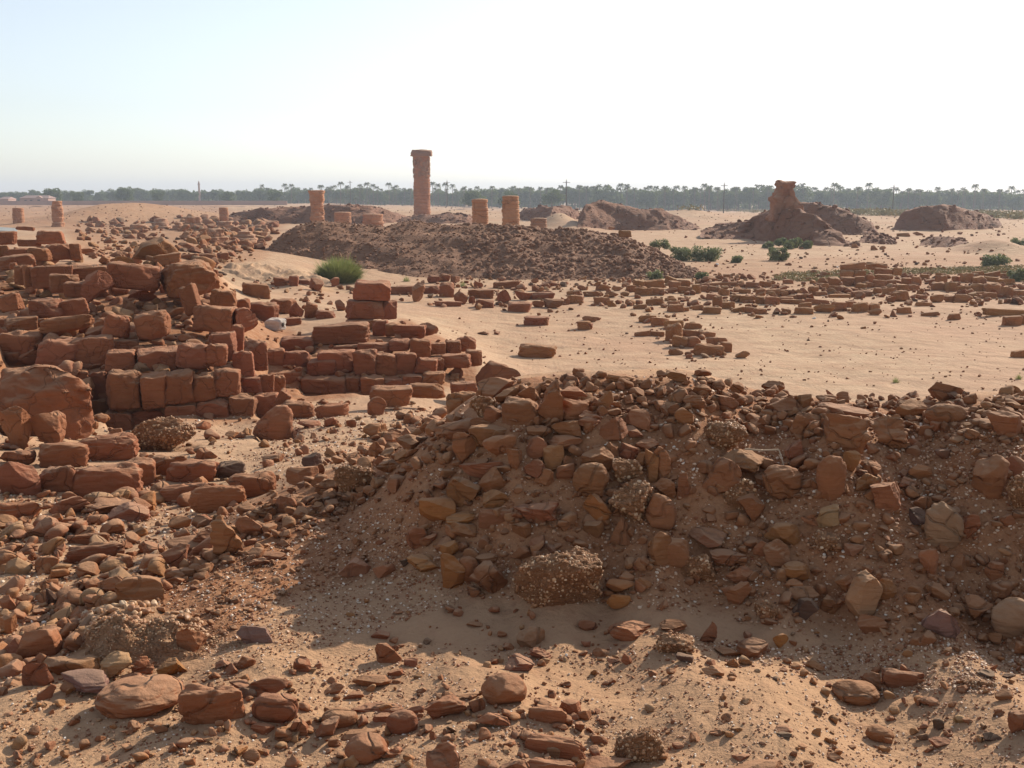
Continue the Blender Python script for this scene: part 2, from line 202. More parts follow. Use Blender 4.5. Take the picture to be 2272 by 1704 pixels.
LISTS['I'] = ('RED r', """
385 660 555 790|570 760 660 815|465 820 565 875|240 865 480 950|180 970 310 1020|50 920 180 995|1300 560 1480 700 TAN|1370 690 1525 780 s PNK|1220 740 1410 850 s PNK|1075 865 1360 1070 o big|700 1000 970 1155 s big|990 1010 1095 1110|910 980 1080 1025 f|1035 1085 1265 1210|1370 1055 1620 1190 b n5 big|1565 1030 1720 1120|240 1045 560 1110 s f|45 1085 270 1215 BRN o|370 1110 510 1170|460 1100 660 1255 o|170 1205 450 1280|195 1250 470 1450 o big|715 1320 930 1560 PNK big|1340 1250 1740 1410 b n5 big|1340 1400 1680 1530 b n5|1720 1370 2050 1520|1200 1400 1380 1500|1940 1210 2250 1440 c big RED|1700 510 1820 590 BRN|1890 530 2160 650 f|1790 695 1895 750|1890 755 1965 795|1975 740 2055 800|1575 910 1650 950|1115 760 1180 800|975 520 1080 560 ORG f|810 1250 910 1300|950 1285 1000 1310|735 1230 780 1290|1210 1290 1290 1330|360 580 480 640|470 1340 550 1390|590 1060 700 1120|80 1280 170 1330|420 1350 560 1400 f""")
LISTS['J'] = ('BRN r', """
1140 785 1390 930 o big|1290 745 1405 850|1420 720 1650 835 b n5 RED|1325 1040 1475 1135 o|975 665 1090 730|600 555 765 665 RED|475 590 610 655|400 700 520 760|540 660 610 715|605 645 680 705 TAN|255 635 350 690 DRK f|145 520 350 640 c|165 450 310 510 f|390 460 480 585|2130 940 2300 1110 RED big|1700 1005 1760 1070 DRK|1680 1110 1800 1170 RED|1815 985 1890 1030 PALE o|1435 985 1485 1020 RED|2050 840 2150 900|1985 1080 2080 1130 DRK|800 1040 910 1080 f|820 1075 905 1110 DRK f|560 1230 860 1320 big|570 1200 670 1240 RED|1620 880 1780 930|1840 810 1930 860|1950 730 2050 775 DRK|2090 745 2160 780 DRK|1880 770 2050 830 c|1090 1190 1180 1240|970 1230 1030 1265 TAN o|440 1060 520 1100 RED""")
allE = []
for rk, (dfl, txt) in LISTS.items():
    dc, dk = dfl.split(); ox, oy, s = REG[rk]
    for e in txt.strip().replace('\n', '|').split('|'):
        tk = e.split(); x0, y0, x1, y1 = [float(v) for v in tk[:4]]
        d = dict(c=dc, k=dk, Y=None, t=0, n=11 if dk == 'b' else 6, f=False, s=False, o=False, big=False, tall=False, reg=rk)
        for q_ in tk[4:]:
            if q_ in COLS: d['c'] = q_
            elif q_ == 'slab': d['k'] = 'slab'
            elif q_ in ('big', 'tall', 'f', 's', 'o'): d[q_] = True
            elif q_ in ('b', 'r', 'c'): d['k'] = q_
            elif q_[0] == 'Y': d['Y'] = float(q_[1:])
            elif q_[0] == 't': d['t'] = float(q_[1:])
            elif q_[0] == 'n': d['n'] = float(q_[1:])
        d['x0'] = ox + x0 * s; d['x1'] = ox + x1 * s; d['y0'] = oy + y0 * s; d['y1'] = oy + y1 * s
        if d['x1'] - d['x0'] < 7: continue
        allE.append(d)

# the ground drops away in front of standing masonry faces
_dz = ZG - CAMZ; _vy = np.maximum(YG * CP - _dz * SP, .1); PXG = CX + XG / _vy * F
for d in allE:
    if d['Y'] is None or d['reg'] not in 'ABDE': continue
    Y = d['Y']; r0 = np.searchsorted(TG, math.log(Y - .9 + YO)); hm = (d['y1'] - d['y0']) / F * Y; r1 = np.searchsorted(TG, math.log(Y + .45 * hm + YO))
    sub = PXG[r0:r1]; m = (sub > d['x0'] - 4) & (sub < d['x1'] + 4)
    a = (CY - (d['y1'] - .03 * (d['y1'] - d['y0']))) / F; zl = CAMZ + YG[r0:r1] / (CP + a * SP) * (-SP + a * CP)
    ZG[r0:r1] = np.where(m, np.minimum(ZG[r0:r1], zl), ZG[r0:r1])
_i0 = np.searchsorted(TG, math.log(6 + YO)); _i1 = np.searchsorted(TG, math.log(45 + YO))
for _ in range(2):
    _s = ZG[_i0:_i1]; _s[1:-1, 1:-1] = (_s[1:-1, 1:-1] * 4 + _s[:-2, 1:-1] + _s[2:, 1:-1] + _s[1:-1, :-2] + _s[1:-1, 2:]) / 8
def H(x, y):
    x = np.asarray(x, float); y = np.asarray(y, float)
    u = x / (y + YO); t = np.log(np.maximum(y + YO, 1.41))
    fu = np.clip((u - UG[0]) / (UG[1] - UG[0]), 0, NU - 1.001); ft = np.clip((t - TG[0]) / (TG[1] - TG[0]), 0, NV - 1.001)
    iu = fu.astype(int); it = ft.astype(int); fu = fu - iu; ft = ft - it
    return (ZG[it, iu] * (1 - ft) * (1 - fu) + ZG[it + 1, iu] * ft * (1 - fu) + ZG[it, iu + 1] * (1 - ft) * fu + ZG[it + 1, iu + 1] * ft * fu)
YS = np.exp(np.linspace(math.log(2.3), math.log(900), 900))
def hit(px, py, ymin=2.3):              # where the line of sight through pixels meets the ground
    px = np.atleast_1d(np.asarray(px, float)); py = np.atleast_1d(np.asarray(py, float))
    a = (CY - py) / F; k = 1 / (CP + a * SP)
    X = (px - CX)[:, None] / F * k[:, None] * YS[None]; Z = CAMZ + (k * (-SP + a * CP))[:, None] * YS[None]
    g = H(X, np.broadcast_to(YS, X.shape)); below = (Z < g) & (YS[None] >= ymin)
    idx = np.where(below.any(1), below.argmax(1), len(YS) - 1)
    Yh = YS[idx]; j = np.maximum(idx - 1, 0); r = np.arange(len(px))
    d0 = Z[r, j] - g[r, j]; d1 = Z[r, idx] - g[r, idx]; f = np.clip(d0 / np.where(abs(d0 - d1) < 1e-9, 1, d0 - d1), 0, 1)
    Yh = YS[j] + (YS[idx] - YS[j]) * f
    return Yh, below.any(1)

# ------------------------------------------------------------------ mesh helpers
def mk_mesh(name, V, Fc, smooth=True, mat_idx=None):
    me = bpy.data.meshes.new(name); V = np.asarray(V, np.float32); Fc = np.asarray(Fc, np.int32)
    k = Fc.shape[1]
    me.vertices.add(len(V)); me.vertices.foreach_set('co', V.ravel())
    me.loops.add(Fc.size); me.loops.foreach_set('vertex_index', Fc.ravel())
    me.polygons.add(len(Fc)); me.polygons.foreach_set('loop_start', np.arange(0, Fc.size, k, dtype=np.int32))
    me.polygons.foreach_set('use_smooth', np.full(len(Fc), smooth))
    if mat_idx is not None: me.polygons.foreach_set('material_index', np.asarray(mat_idx, np.int32))
    me.update(calc_edges=True); return me
def put(name, me, mats, parent=None, loc=None):
    o = bpy.data.objects.new(name, me); COL.objects.link(o)
    if not isinstance(mats, (list, tuple)): mats = [mats]
    if len(me.materials) == 0:
        for m in mats: me.materials.append(m)
    if parent: o.parent = parent
    if loc is not None: o.location = loc
    return o
def tag(o, label=None, cat=None, group=None, kind=None):
    if label: o['label'] = label
    if cat: o['category'] = cat
    if group: o['group'] = group
    if kind: o['kind'] = kind
    return o
def empty(name, loc, label=None, cat=None, group=None):
    o = bpy.data.objects.new(name, None); COL.objects.link(o); o.location = loc
    return tag(o, label, cat, group)
def ico(n):
    bm = bmesh.new(); bmesh.ops.create_icosphere(bm, subdivisions=n, radius=1)
    V = np.array([v.co[:] for v in bm.verts]); Fc = np.array([[v.index for v in f.verts] for f in bm.faces]); bm.free(); return V, Fc
ICO = {k: ico(k) for k in (1, 2, 3, 4, 5, 6)}
def cubeg(c):
    bm = bmesh.new(); bmesh.ops.create_cube(bm, size=2)
    bmesh.ops.subdivide_edges(bm, edges=bm.edges[:], cuts=c, use_grid_fill=True)
    V = np.array([v.co[:] for v in bm.verts]); Fc = np.array([[v.index for v in f.verts] for f in bm.faces]); bm.free(); return V, Fc
CUB = {c: cubeg(c) for c in (3, 7, 15, 27)}
def norm_box(V):
    lo = V.min(0); hi = V.max(0); return (V - (lo + hi) / 2) / (hi - lo)
def rot3(rng, amt=1.0):
    return np.array(Euler((rng.uniform(-3, 3) * amt, rng.uniform(-3, 3) * amt, rng.uniform(-3, 3))).to_matrix())
def rock_v(seed, lvl=4, cuts=9, sharp=.97, rough=.8, strata=.0, lo=.36, hi=.78):
    rng = random.Random(seed); V, Fc = ICO[lvl]; V = V.copy()
    for k in range(cuts):
        nrm = np.array([rng.gauss(0, 1) for _ in range(3)]); nrm /= np.linalg.norm(nrm); d = rng.uniform(lo, hi)
        s = V @ nrm; V -= nrm[None] * (np.maximum(0, s - d) * sharp)[:, None]
    N = V / np.linalg.norm(V, axis=1)[:, None]
    if lvl > 2:
        V = V + N * (.07 * rough * fbm(V * 1.7, 2, seed))[:, None]
        V = V + N * (.022 * rough * fbm(V * 5.5, 3, seed + 9))[:, None]
        if strata:
            q = V @ rot3(rng, .12).T
            V = V + N * (strata * .05 * vn(np.stack([q[:, 0] * 1.2, q[:, 1] * 1.2, q[:, 2] * 9], 1), seed + 5))[:, None]
    return norm_box(V), Fc
def block_v(seed, res=7, nexp=8, rough=1.0, chips=3, strata=1.0, taper=.08):
    rng = random.Random(seed); V, Fc = CUB[res]; V = V.copy()
    rn = (np.abs(V) ** nexp).sum(1) ** (1 / nexp); V = V / rn[:, None]
    for k in range(chips):
        nrm = np.array([rng.choice((-1, 1)) * rng.uniform(.25, 1), rng.choice((-1, 1)) * rng.uniform(.2, 1), rng.uniform(-.5, 1.1)]); nrm /= np.linalg.norm(nrm)
        mx = np.abs(nrm).sum(); d = mx * rng.uniform(.62, .86)
        s = V @ nrm; V -= nrm[None] * (np.maximum(0, s - d) * .95)[:, None]
    V[:, 0] *= 1 + taper * rng.uniform(-1, 1) * V[:, 2]; V[:, 0] += taper * rng.uniform(-1, 1) * V[:, 2]
    V[:, 2] += taper * rng.uniform(-1, 1) * V[:, 0] + taper * rng.uniform(-1, 1) * V[:, 1]
    V[:, 2] += np.where(V[:, 2] > .5, .10 * rough * vn(np.stack([V[:, 0] * 1.8, V[:, 1] * 1.8, V[:, 0] * 0], 1), seed + 2), 0)
    if res > 3:
        N = V / np.linalg.norm(V, axis=1)[:, None]
        V = V + N * (.05 * rough * fbm(V * 1.6, 3, seed))[:, None] + N * (.024 * rough * fbm(V * 6, 3, seed + 7))[:, None]
        V = V - N * (.09 * rough * np.maximum(0, vn(V * 2.3, seed + 11) - .22))[:, None] - N * (.05 * rough * np.maximum(0, vn(V * 5.1, seed + 12) - .2))[:, None]
        V = V + N * (.022 * strata * vn(np.stack([V[:, 0] * .9, V[:, 1] * .9, V[:, 2] * 6.5], 1), seed + 5))[:, None]
    return norm_box(V), Fc

# ------------------------------------------------------------------ materials
def newmat(name):
    m = bpy.data.materials.new(name); m.use_nodes = True; t = m.node_tree
    b = t.nodes['Principled BSDF']; return m, t, b
def N(t, k, **kw):
    nd = t.nodes.new(k)
    for a, v in kw.items(): setattr(nd, a, v)
    return nd
def noise(t, vec, scale, detail=4, rough=.6, dist=0):
    nd = N(t, 'ShaderNodeTexNoise'); nd.inputs['Scale'].default_value = scale; nd.inputs['Detail'].default_value = detail
    nd.inputs['Roughness'].default_value = rough; nd.inputs['Distortion'].default_value = dist; t.links.new(vec, nd.inputs['Vector']); return nd.outputs['Fac']
def mapr(t, v, a, b, c, d):
    nd = N(t, 'ShaderNodeMapRange'); t.links.new(v, nd.inputs[0])
    for i, x in enumerate((a, b, c, d)): nd.inputs[i + 1].default_value = x
    return nd.outputs[0]
def mix(t, f, a, b, blend='MIX'):
    nd = N(t, 'ShaderNodeMix', data_type='RGBA', blend_type=blend)
    if isinstance(f, float): nd.inputs[0].default_value = f
    else: t.links.new(f, nd.inputs[0])
    for i, x in ((6, a), (7, b)):
        if isinstance(x, tuple): nd.inputs[i].default_value = (*x, 1)
        else: t.links.new(x, nd.inputs[i])
    return nd.outputs[2]
def bump(t, b, hts):
    prev = None
    for h, st, dist in hts:
        nd = N(t, 'ShaderNodeBump'); nd.inputs['Strength'].default_value = st; nd.inputs['Distance'].default_value = dist
        t.links.new(h, nd.inputs['Height'])
        if prev is not None: t.links.new(prev, nd.inputs['Normal'])
        prev = nd.outputs[0]
    t.links.new(prev, b.inputs['Normal'])
SAND = (.55, .36, .215)
def stone_mat(name, island=False, base=None, dust=.35, scale=1.0, bumpd=.012, rough=.9, sparkle=False, dark=None):
    m, t, b = newmat(name)
    g = N(t, 'ShaderNodeNewGeometry'); pos = g.outputs['Position']
    if base is None:
        oi = N(t, 'ShaderNodeObjectInfo'); col = oi.outputs['Color']
    else:
        rp = N(t, 'ShaderNodeValToRGB'); el = rp.color_ramp.elements
        while len(el) < len(base): el.new(.5)
        for e, (p, c) in zip(el, base): e.position = p; e.color = (*c, 1)
        rp.color_ramp.interpolation = 'LINEAR'
        t.links.new(g.outputs['Random Per Island'], rp.inputs[0]); col = rp.outputs[0]
    n1 = noise(t, pos, 3.2 * scale, 6, .65); n2 = noise(t, pos, 24 * scale, 5, .7)
    mp = N(t, 'ShaderNodeMapping'); mp.inputs['Scale'].default_value = (1.2, 1.2, 13); t.links.new(pos, mp.inputs[0])
    n3 = noise(t, mp.outputs[0], 2.4 * scale, 4, .6, .4)
    c = mix(t, mapr(t, n1, .38, .68, 0, .55), col, mix(t, 1.0, col, (.70, .60, .55), 'MULTIPLY'))
    c = mix(t, mapr(t, n3, .45, .7, 0, .5), c, mix(t, 1.0, c, (1.22, 1.12, 1.05), 'MULTIPLY'))
    c = mix(t, mapr(t, n2, .55, .75, 0, .45), c, mix(t, 1.0, c, (.66, .58, .55), 'MULTIPLY'))
    if dust:
        sx = N(t, 'ShaderNodeSeparateXYZ'); t.links.new(g.outputs['Normal'], sx.inputs[0])
        mm = N(t, 'ShaderNodeMath', operation='MULTIPLY'); t.links.new(mapr(t, sx.outputs[2], .45, .95, 0, dust), mm.inputs[0]); t.links.new(mapr(t, n1, .3, .6, .35, 1), mm.inputs[1])
        c = mix(t, mm.outputs[0], c, SAND)
    t.links.new(c, b.inputs['Base Color']); b.inputs['Roughness'].default_value = rough
    b.inputs['Specular IOR Level'].default_value = .3
    vo = N(t, 'ShaderNodeTexVoronoi', feature='DISTANCE_TO_EDGE'); vo.inputs['Scale'].default_value = 2.6 * scale
    mv = N(t, 'ShaderNodeVectorMath', operation='MULTIPLY_ADD'); mv.inputs[1].default_value = (.5, .5, .5); nn = N(t, 'ShaderNodeTexNoise'); nn.inputs['Scale'].default_value = 4 * scale; t.links.new(pos, nn.inputs['Vector']); t.links.new(nn.outputs['Color'], mv.inputs[0]); t.links.new(pos, mv.inputs[2]); t.links.new(mv.outputs[0], vo.inputs['Vector'])
    crk = mapr(t, vo.outputs['Distance'], 0, .03, 0, 1)
    bump(t, b, [(n1, .6, bumpd * 2), (n3, .9, bumpd * 1.6), (n2, .9, bumpd * .6), (crk, .75, bumpd * 1.3)])
    return m
M_STONE = stone_mat('sandstone')
M_FARSTONE = stone_mat('sandstone_far', scale=.35, bumpd=.05)
M_RUB = stone_mat('rubble_stone', base=[(0, RED), (.25, BRN), (.5, PNK), (.75, ORG), (.93, TAN), (1, DRK)])
M_RUBB = stone_mat('bank_rubble_stone', base=[(0, BRN), (.3, (.225, .094, .041)), (.6, (.275, .115, .047)), (.85, (.29, .138, .06)), (.96, RED), (1, DRK)], dust=.35)
M_MND = stone_mat('mound_stone', base=[(0, (.20, .095, .052)), (.5, (.25, .125, .068)), (1, (.30, .17, .10))], dust=.1, scale=.5)
M_PEB = stone_mat('pebble_stone', base=[(0, RED), (.3, BRN), (.55, (.5, .3, .18)), (.8, (.60, .42, .28)), (.93, (.74, .62, .48)), (1, (.78, .70, .60))], dust=0, rough=.6, bumpd=.001)
M_PEB.node_tree.nodes['Principled BSDF'].inputs['Specular IOR Level'].default_value = .3
M_CONG = stone_mat('conglomerate', base=[(0, (.29, .13, .055)), (1, (.32, .15, .065))], dust=.3, scale=3, bumpd=.02)
M_CPEB = stone_mat('conglomerate_pebble', base=[(0, (.33, .15, .065)), (.6, (.40, .22, .11)), (.9, (.52, .34, .19)), (1, (.64, .48, .32))], dust=0, rough=.5, bumpd=.002)

def ground_mat():
    m, t, b = newmat('sand_ground')
    g = N(t, 'ShaderNodeNewGeometry'); pos = g.outputs['Position']
    big = noise(t, pos, .12, 5, .6); mid = noise(t, pos, .9, 6, .65, .3); fine = noise(t, pos, 9, 6, .7); grit = noise(t, pos, 70, 4, .75)
    c = mix(t, mapr(t, mid, .35, .68, 0, 1), (.51, .355, .225), (.42, .265, .16))
    c = mix(t, mapr(t, noise(t, pos, 2.3, 5, .7, .6), .5, .66, 0, .45), c, (.37, .21, .13))
    c = mix(t, mapr(t, big, .45, .62, 0, .8), c, (.44, .265, .165))
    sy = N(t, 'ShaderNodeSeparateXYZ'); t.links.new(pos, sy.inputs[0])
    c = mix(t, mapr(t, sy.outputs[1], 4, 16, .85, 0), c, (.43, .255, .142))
    c = mix(t, mapr(t, fine, .5, .72, 0, .6), c, (.36, .19, .11))
    c = mix(t, mapr(t, grit, .56, .72, 0, .55), c, (.33, .18, .10))
    # scattered dark grit specks
    vo = N(t, 'ShaderNodeTexVoronoi'); vo.inputs['Scale'].default_value = 7; t.links.new(pos, vo.inputs['Vector'])
    sp = mapr(t, vo.outputs['Distance'], .07, .15, 1, 0)
    mm = N(t, 'ShaderNodeMath', operation='MULTIPLY'); t.links.new(sp, mm.inputs[0]); t.links.new(mapr(t, mid, .42, .6, 0, .75), mm.inputs[1])
    c = mix(t, mm.outputs[0], c, (.22, .11, .07))
    at_ = N(t, 'ShaderNodeAttribute', attribute_name='ground_tint'); sf = N(t, 'ShaderNodeMath', operation='MULTIPLY'); t.links.new(at_.outputs['Fac'], sf.inputs[0]); t.links.new(mapr(t, fine, .3, .6, .55, 1), sf.inputs[1])
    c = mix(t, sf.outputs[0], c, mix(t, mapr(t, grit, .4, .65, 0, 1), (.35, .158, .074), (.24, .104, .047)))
    t.links.new(c, b.inputs['Base Color']); b.inputs['Roughness'].default_value = .95; b.inputs['Specular IOR Level'].default_value = .15
    rip = N(t, 'ShaderNodeTexWave', wave_type='BANDS'); rip.inputs['Scale'].default_value = 3.2; rip.inputs['Distortion'].default_value = 7; rip.inputs['Detail'].default_value = 3
    t.links.new(pos, rip.inputs['Vector'])
    fp = N(t, 'ShaderNodeTexVoronoi', feature='SMOOTH_F1'); fp.inputs['Scale'].default_value = 2.3; t.links.new(pos, fp.inputs['Vector'])
    bump(t, b, [(mid, .5, .2), (fp.outputs['Distance'], .45, .09), (fine, .6, .03), (rip.outputs['Fac'], .12, .012), (grit, .8, .006)])
    return m
M_GND = ground_mat()
def plain(name, c, rough=.8, var=.25, scale=6, spec=.3):
    m, t, b = newmat(name); g = N(t, 'ShaderNodeNewGeometry')
    n1 = noise(t, g.outputs['Position'], scale, 4)
    cc = mix(t, mapr(t, n1, .35, .7, 0, 1), c, tuple(x * (1 - var * 1.6) for x in c))
    t.links.new(cc, b.inputs['Base Color']); b.inputs['Roughness'].default_value = rough; b.inputs['Specular IOR Level'].default_value = spec
    return m
def leafm(name, a, c, sub=.25):
    m, t, b = newmat(name); g = N(t, 'ShaderNodeNewGeometry')
    cc = mix(t, g.outputs['Random Per Island'], a, c); t.links.new(cc, b.inputs['Base Color']); b.inputs['Roughness'].default_value = .65
    b.inputs['Specular IOR Level'].default_value = .2
    tr = N(t, 'ShaderNodeBsdfTranslucent'); t.links.new(mix(t, .5, cc, (.25, .3, .05)), tr.inputs[0])
    ms = N(t, 'ShaderNodeMixShader'); ms.inputs[0].default_value = sub
    t.links.new(b.outputs[0], ms.inputs[1]); t.links.new(tr.outputs[0], ms.inputs[2]); t.links.new(ms.outputs[0], t.nodes['Material Output'].inputs['Surface'])
    return m
M_LEAF = leafm('tree_leaf', (.04, .07, .02), (.08, .12, .035))
M_FROND = leafm('palm_frond', (.05, .07, .025), (.10, .12, .045))
M_BUSH = leafm('bush_green', (.20, .235, .08), (.36, .36, .16), .3)
M_SHRUB = leafm('shrub_leaf', (.15, .17, .09), (.25, .25, .14), .2)
M_GRASS = leafm('dry_grass', (.20, .165, .07), (.36, .28, .14), .04)
M_BARK = plain('bark', (.16, .11, .07)); M_POLE = plain('pole_wood', (.10, .085, .07))
M_WHITE = plain('pale_paint', (.72, .70, .66), .6, .1); M_GREY = plain('grey_canvas', (.30, .31, .30), .8, .15)
M_HOUSE = plain('house_plaster', (.42, .27, .22), .9, .1, .3); M_HROOF = plain('house_roof', (.33, .22, .19), .9, .1, .3); M_DARKW = plain('window_dark', (.05, .05, .06), .4)
M_TWIG = plain('bleached_twig', (.42, .32, .22))
M_MARK = plain('dark_hole', (.06, .045, .04))

def in_poly(px, py, poly):
    ins = np.zeros(len(px), bool); n_ = len(poly)
    for i in range(n_):
        x1, y1 = poly[i]; x2, y2 = poly[(i + 1) % n_]
        c = ((y1 > py) != (y2 > py)) & (px < (x2 - x1) * (py - y1) / ((y2 - y1) if y2 != y1 else 1e-9) + x1); ins ^= c
    return ins
# ------------------------------------------------------------------ ground sheet
ii = np.arange(NV * NU).reshape(NV, NU)
q = np.stack([ii[:-1, :-1], ii[:-1, 1:], ii[1:, 1:], ii[1:, :-1]], -1).reshape(-1, 4)
gme = mk_mesh('ground', np.stack([XG, YG, ZG], -1).reshape(-1, 3), q)
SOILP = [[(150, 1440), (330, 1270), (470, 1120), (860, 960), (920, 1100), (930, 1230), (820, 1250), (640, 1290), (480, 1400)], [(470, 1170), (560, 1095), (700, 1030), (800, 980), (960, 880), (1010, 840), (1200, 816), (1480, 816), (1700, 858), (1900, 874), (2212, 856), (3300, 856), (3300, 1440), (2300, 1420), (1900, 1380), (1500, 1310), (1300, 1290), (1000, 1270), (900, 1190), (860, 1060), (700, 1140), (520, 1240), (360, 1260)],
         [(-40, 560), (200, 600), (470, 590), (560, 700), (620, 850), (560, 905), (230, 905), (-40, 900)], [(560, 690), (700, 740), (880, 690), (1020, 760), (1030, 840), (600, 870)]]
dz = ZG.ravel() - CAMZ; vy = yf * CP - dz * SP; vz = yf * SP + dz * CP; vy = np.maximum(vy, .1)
gpx_ = (CX + xf / vy * F) / KD; gpy_ = (CY - vz / vy * F) / KD; ground_tint = np.zeros(len(xf)); wob = vn2(xf * 1.5, yf * 1.5, 71) * 22
for k_, pl in enumerate(SOILP): ground_tint = np.maximum(ground_tint, in_poly(gpx_ + wob, gpy_ + wob * .7, pl) * ((yf < 6.8) if k_ < 2 else (yf > 10)))
ground_tint = ground_tint * ((yf > 3) & (yf < 40))
for pl, am in (([(130, 478), (620, 478), (570, 560), (470, 580), (180, 565)], .6), ([(-40, 432), (470, 434), (520, 480), (-40, 500)], .5), ([(1500, 560), (2260, 550), (2260, 625), (1650, 625), (1480, 600)], .4)):  # ground made darker and redder here, left dune slope included
    ground_tint = np.maximum(ground_tint, in_poly(gpx_ + wob * .5, gpy_ + wob * .15, pl) * (am * (yf > 28)))
ground_tint2 = ground_tint.reshape(NV, NU)
for _ in range(4): ground_tint2[1:-1, 1:-1] = (ground_tint2[1:-1, 1:-1] * 2 + ground_tint2[:-2, 1:-1] + ground_tint2[2:, 1:-1] + ground_tint2[1:-1, :-2] + ground_tint2[1:-1, 2:]) / 6
sa = gme.attributes.new('ground_tint', 'FLOAT', 'POINT'); sa.data.foreach_set('value', ground_tint2.ravel().astype(np.float32))
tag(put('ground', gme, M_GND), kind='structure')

# ------------------------------------------------------------------ lofted mounds
MOUNDS = []
def loft(name, rows, mat, nu=180, nv=60, amp=.12, fr=1.4, seed=1, crag=0.0, label=None, cat='mound', group=None, parent=None):
    """rows: front to back, each a list of (x, y, Y) in pixels of the 2212 frame plus distance; lofted smoothly"""
    RR = []
    for r in rows:
        P = np.array([atd(*p) if len(p) == 3 else p[:3] for p in r]); d = np.concatenate([[0], np.cumsum(np.abs(np.diff(P[:, 0])) + 1e-6)]); d /= d[-1]
        s = np.linspace(0, 1, nu); RR.append(np.stack([np.interp(s, d, P[:, k]) for k in range(3)], 1))
    RR = np.array(RR)
    tq = np.linspace(0, len(RR) - 1, nv); i = np.clip(tq.astype(int), 0, len(RR) - 2); f = (tq - i)[:, None, None]
    G = RR[i] * (1 - f) + RR[i + 1] * f
    for _ in range(2): G[1:-1] = (G[:-2] + 2 * G[1:-1] + G[2:]) / 4; G[:, 1:-1] = (G[:, :-2] + 2 * G[:, 1:-1] + G[:, 2:]) / 4
    V = G.reshape(-1, 3); edge = np.sin(np.linspace(0, math.pi, nv))[:, None] * np.sin(np.linspace(0, math.pi, nu))[None] ** .4
    e = np.clip(edge.ravel() * 1.6, 0, 1)
    nz = fbm(V * fr, 4, seed) * amp
    if crag:
        st = vn(np.stack([V[:, 0] * fr * 1.6, V[:, 1] * fr * .7, V[:, 2] * 1.1], 1), seed + 3) * crag
        V[:, 1] += st * e; V[:, 0] += .6 * crag * vn(V * fr * 2.2, seed + 8) * e
    V[:, 2] += nz * e; V[:, 1] += fbm(V * fr + 9, 3, seed + 4) * amp * .6 * e
    ii = np.arange(nu * nv).reshape(nv, nu); q = np.stack([ii[:-1, :-1], ii[:-1, 1:], ii[1:, 1:], ii[1:, :-1]], -1).reshape(-1, 4)
    o = put(name, mk_mesh(name, V, q), mat)
    if label: tag(o, label, cat, group)
    MOUNDS.append((o, V.reshape(nv, nu, 3)))
    return o, V.reshape(nv, nu, 3)
def back(row, dY, drop):
    out = []
    for x, y, Y in row:
        X, _, Z = atd(x, y, Y); X2 = X * (Y + dY) / Y
        out.append((X2, Y + dY, float(H(np.array([X2]), np.array([Y + dY]))[0]) - drop, 0))
    return out
def merge_inst(name, P, S, seeds, mats, lvl=3, protos=14, kind_fn=None, flat=(.45, .8), rmax=.5, parent=None, smooth=True, cuts=8, seed=0, sink=.2, only=None):
    """many stones, one object: P positions of the ground contact, S widths"""
    rng = np.random.default_rng(seeds); PR = [rock_v(9000 + seed * 50 + k, lvl, cuts, .98, .8, .6 if k % 2 else 0)[0] for k in range(protos)]
    Fc = ICO[lvl][1]; nvv = len(PR[0]); n = len(P)
    W = np.empty((n, nvv, 3), np.float32); kk = rng.integers(0, protos, n)
    yaw = rng.uniform(0, 6.28, n); tx = rng.normal(0, .35, n); ty = rng.normal(0, .35, n)
    fl = rng.uniform(*flat, n); dp = rng.uniform(.6, 1.0, n)
    for k in range(protos):
        m = np.where(kk == k)[0]
        if not len(m): continue
        v = PR[k][None] * np.stack([S[m], S[m] * dp[m], S[m] * fl[m]], 1)[:, None]
        c, s = np.cos(tx[m])[:, None], np.sin(tx[m])[:, None]; y, z = v[..., 1] * c - v[..., 2] * s, v[..., 1] * s + v[..., 2] * c
        c, s = np.cos(ty[m])[:, None], np.sin(ty[m])[:, None]; x, z = v[..., 0] * c - z * s, v[..., 0] * s + z * c
        c, s = np.cos(yaw[m])[:, None], np.sin(yaw[m])[:, None]; x, y = x * c - y * s, x * s + y * c
        W[m] = np.stack([x, y, z], -1) + P[m][:, None]
        W[m, :, 2] += (S[m] * fl[m] * (.5 - sink))[:, None]
    FF = (Fc[None] + (np.arange(n) * nvv)[:, None, None]).reshape(-1, 3)
    return put(name, mk_mesh(name, W.reshape(-1, 3), FF, smooth), mats, parent)

# long rubble mound across the middle
crest = [(556, 566, 46), (600, 515, 47), (640, 490, 47.5), (700, 478, 48), (760, 487, 48), (830, 490, 48), (900, 477, 48.5), (960, 489, 48), (1060, 489, 48), (1150, 492, 48), (1250, 500, 48), (1350, 514, 47.5), (1420, 540, 46.5), (1480, 575, 45), (1530, 597, 43.5)]
fbase = [(548, 570, 45), (580, 578, 44.5), (640, 592, 43.6), (700, 600, 43.2), (760, 606, 42.8), (830, 610, 42), (900, 613, 41.5), (960, 612, 41.5), (1060, 610, 41.8), (1150, 608, 42), (1250, 606, 42), (1350, 602, 42.2), (1420, 600, 42.4), (1480, 598, 42.6), (1535, 600, 42.6)]
M_EARTH = stone_mat('mound_earth', base=[(0, (.225, .11, .06)), (1, (.225, .11, .06))], dust=.1, scale=.6, bumpd=.05)
def midrow(a, b, f, lift):
    return [(p[0] * (1 - f) + q_[0] * f, p[1] * (1 - f) + q_[1] * f - lift * math.sin(math.pi * i / (len(a) - 1)), p[2] * (1 - f) + q_[2] * f) for i, (p, q_) in enumerate(zip(a, b))]
rows = [[(x, y + 8, Y - .4) for x, y, Y in fbase], fbase, midrow(fbase, crest, .33, 4), midrow(fbase, crest, .66, 8), crest, [(x, y + 1, Y + 1.5) for x, y, Y in crest], back(crest, 9, .3)]
BM, BV = loft('rubble_mound', rows, M_EARTH, 260, 60, .16, .8, 5, label='long low mound of loose dark rubble stretching across the middle of the site', cat='rubble mound')
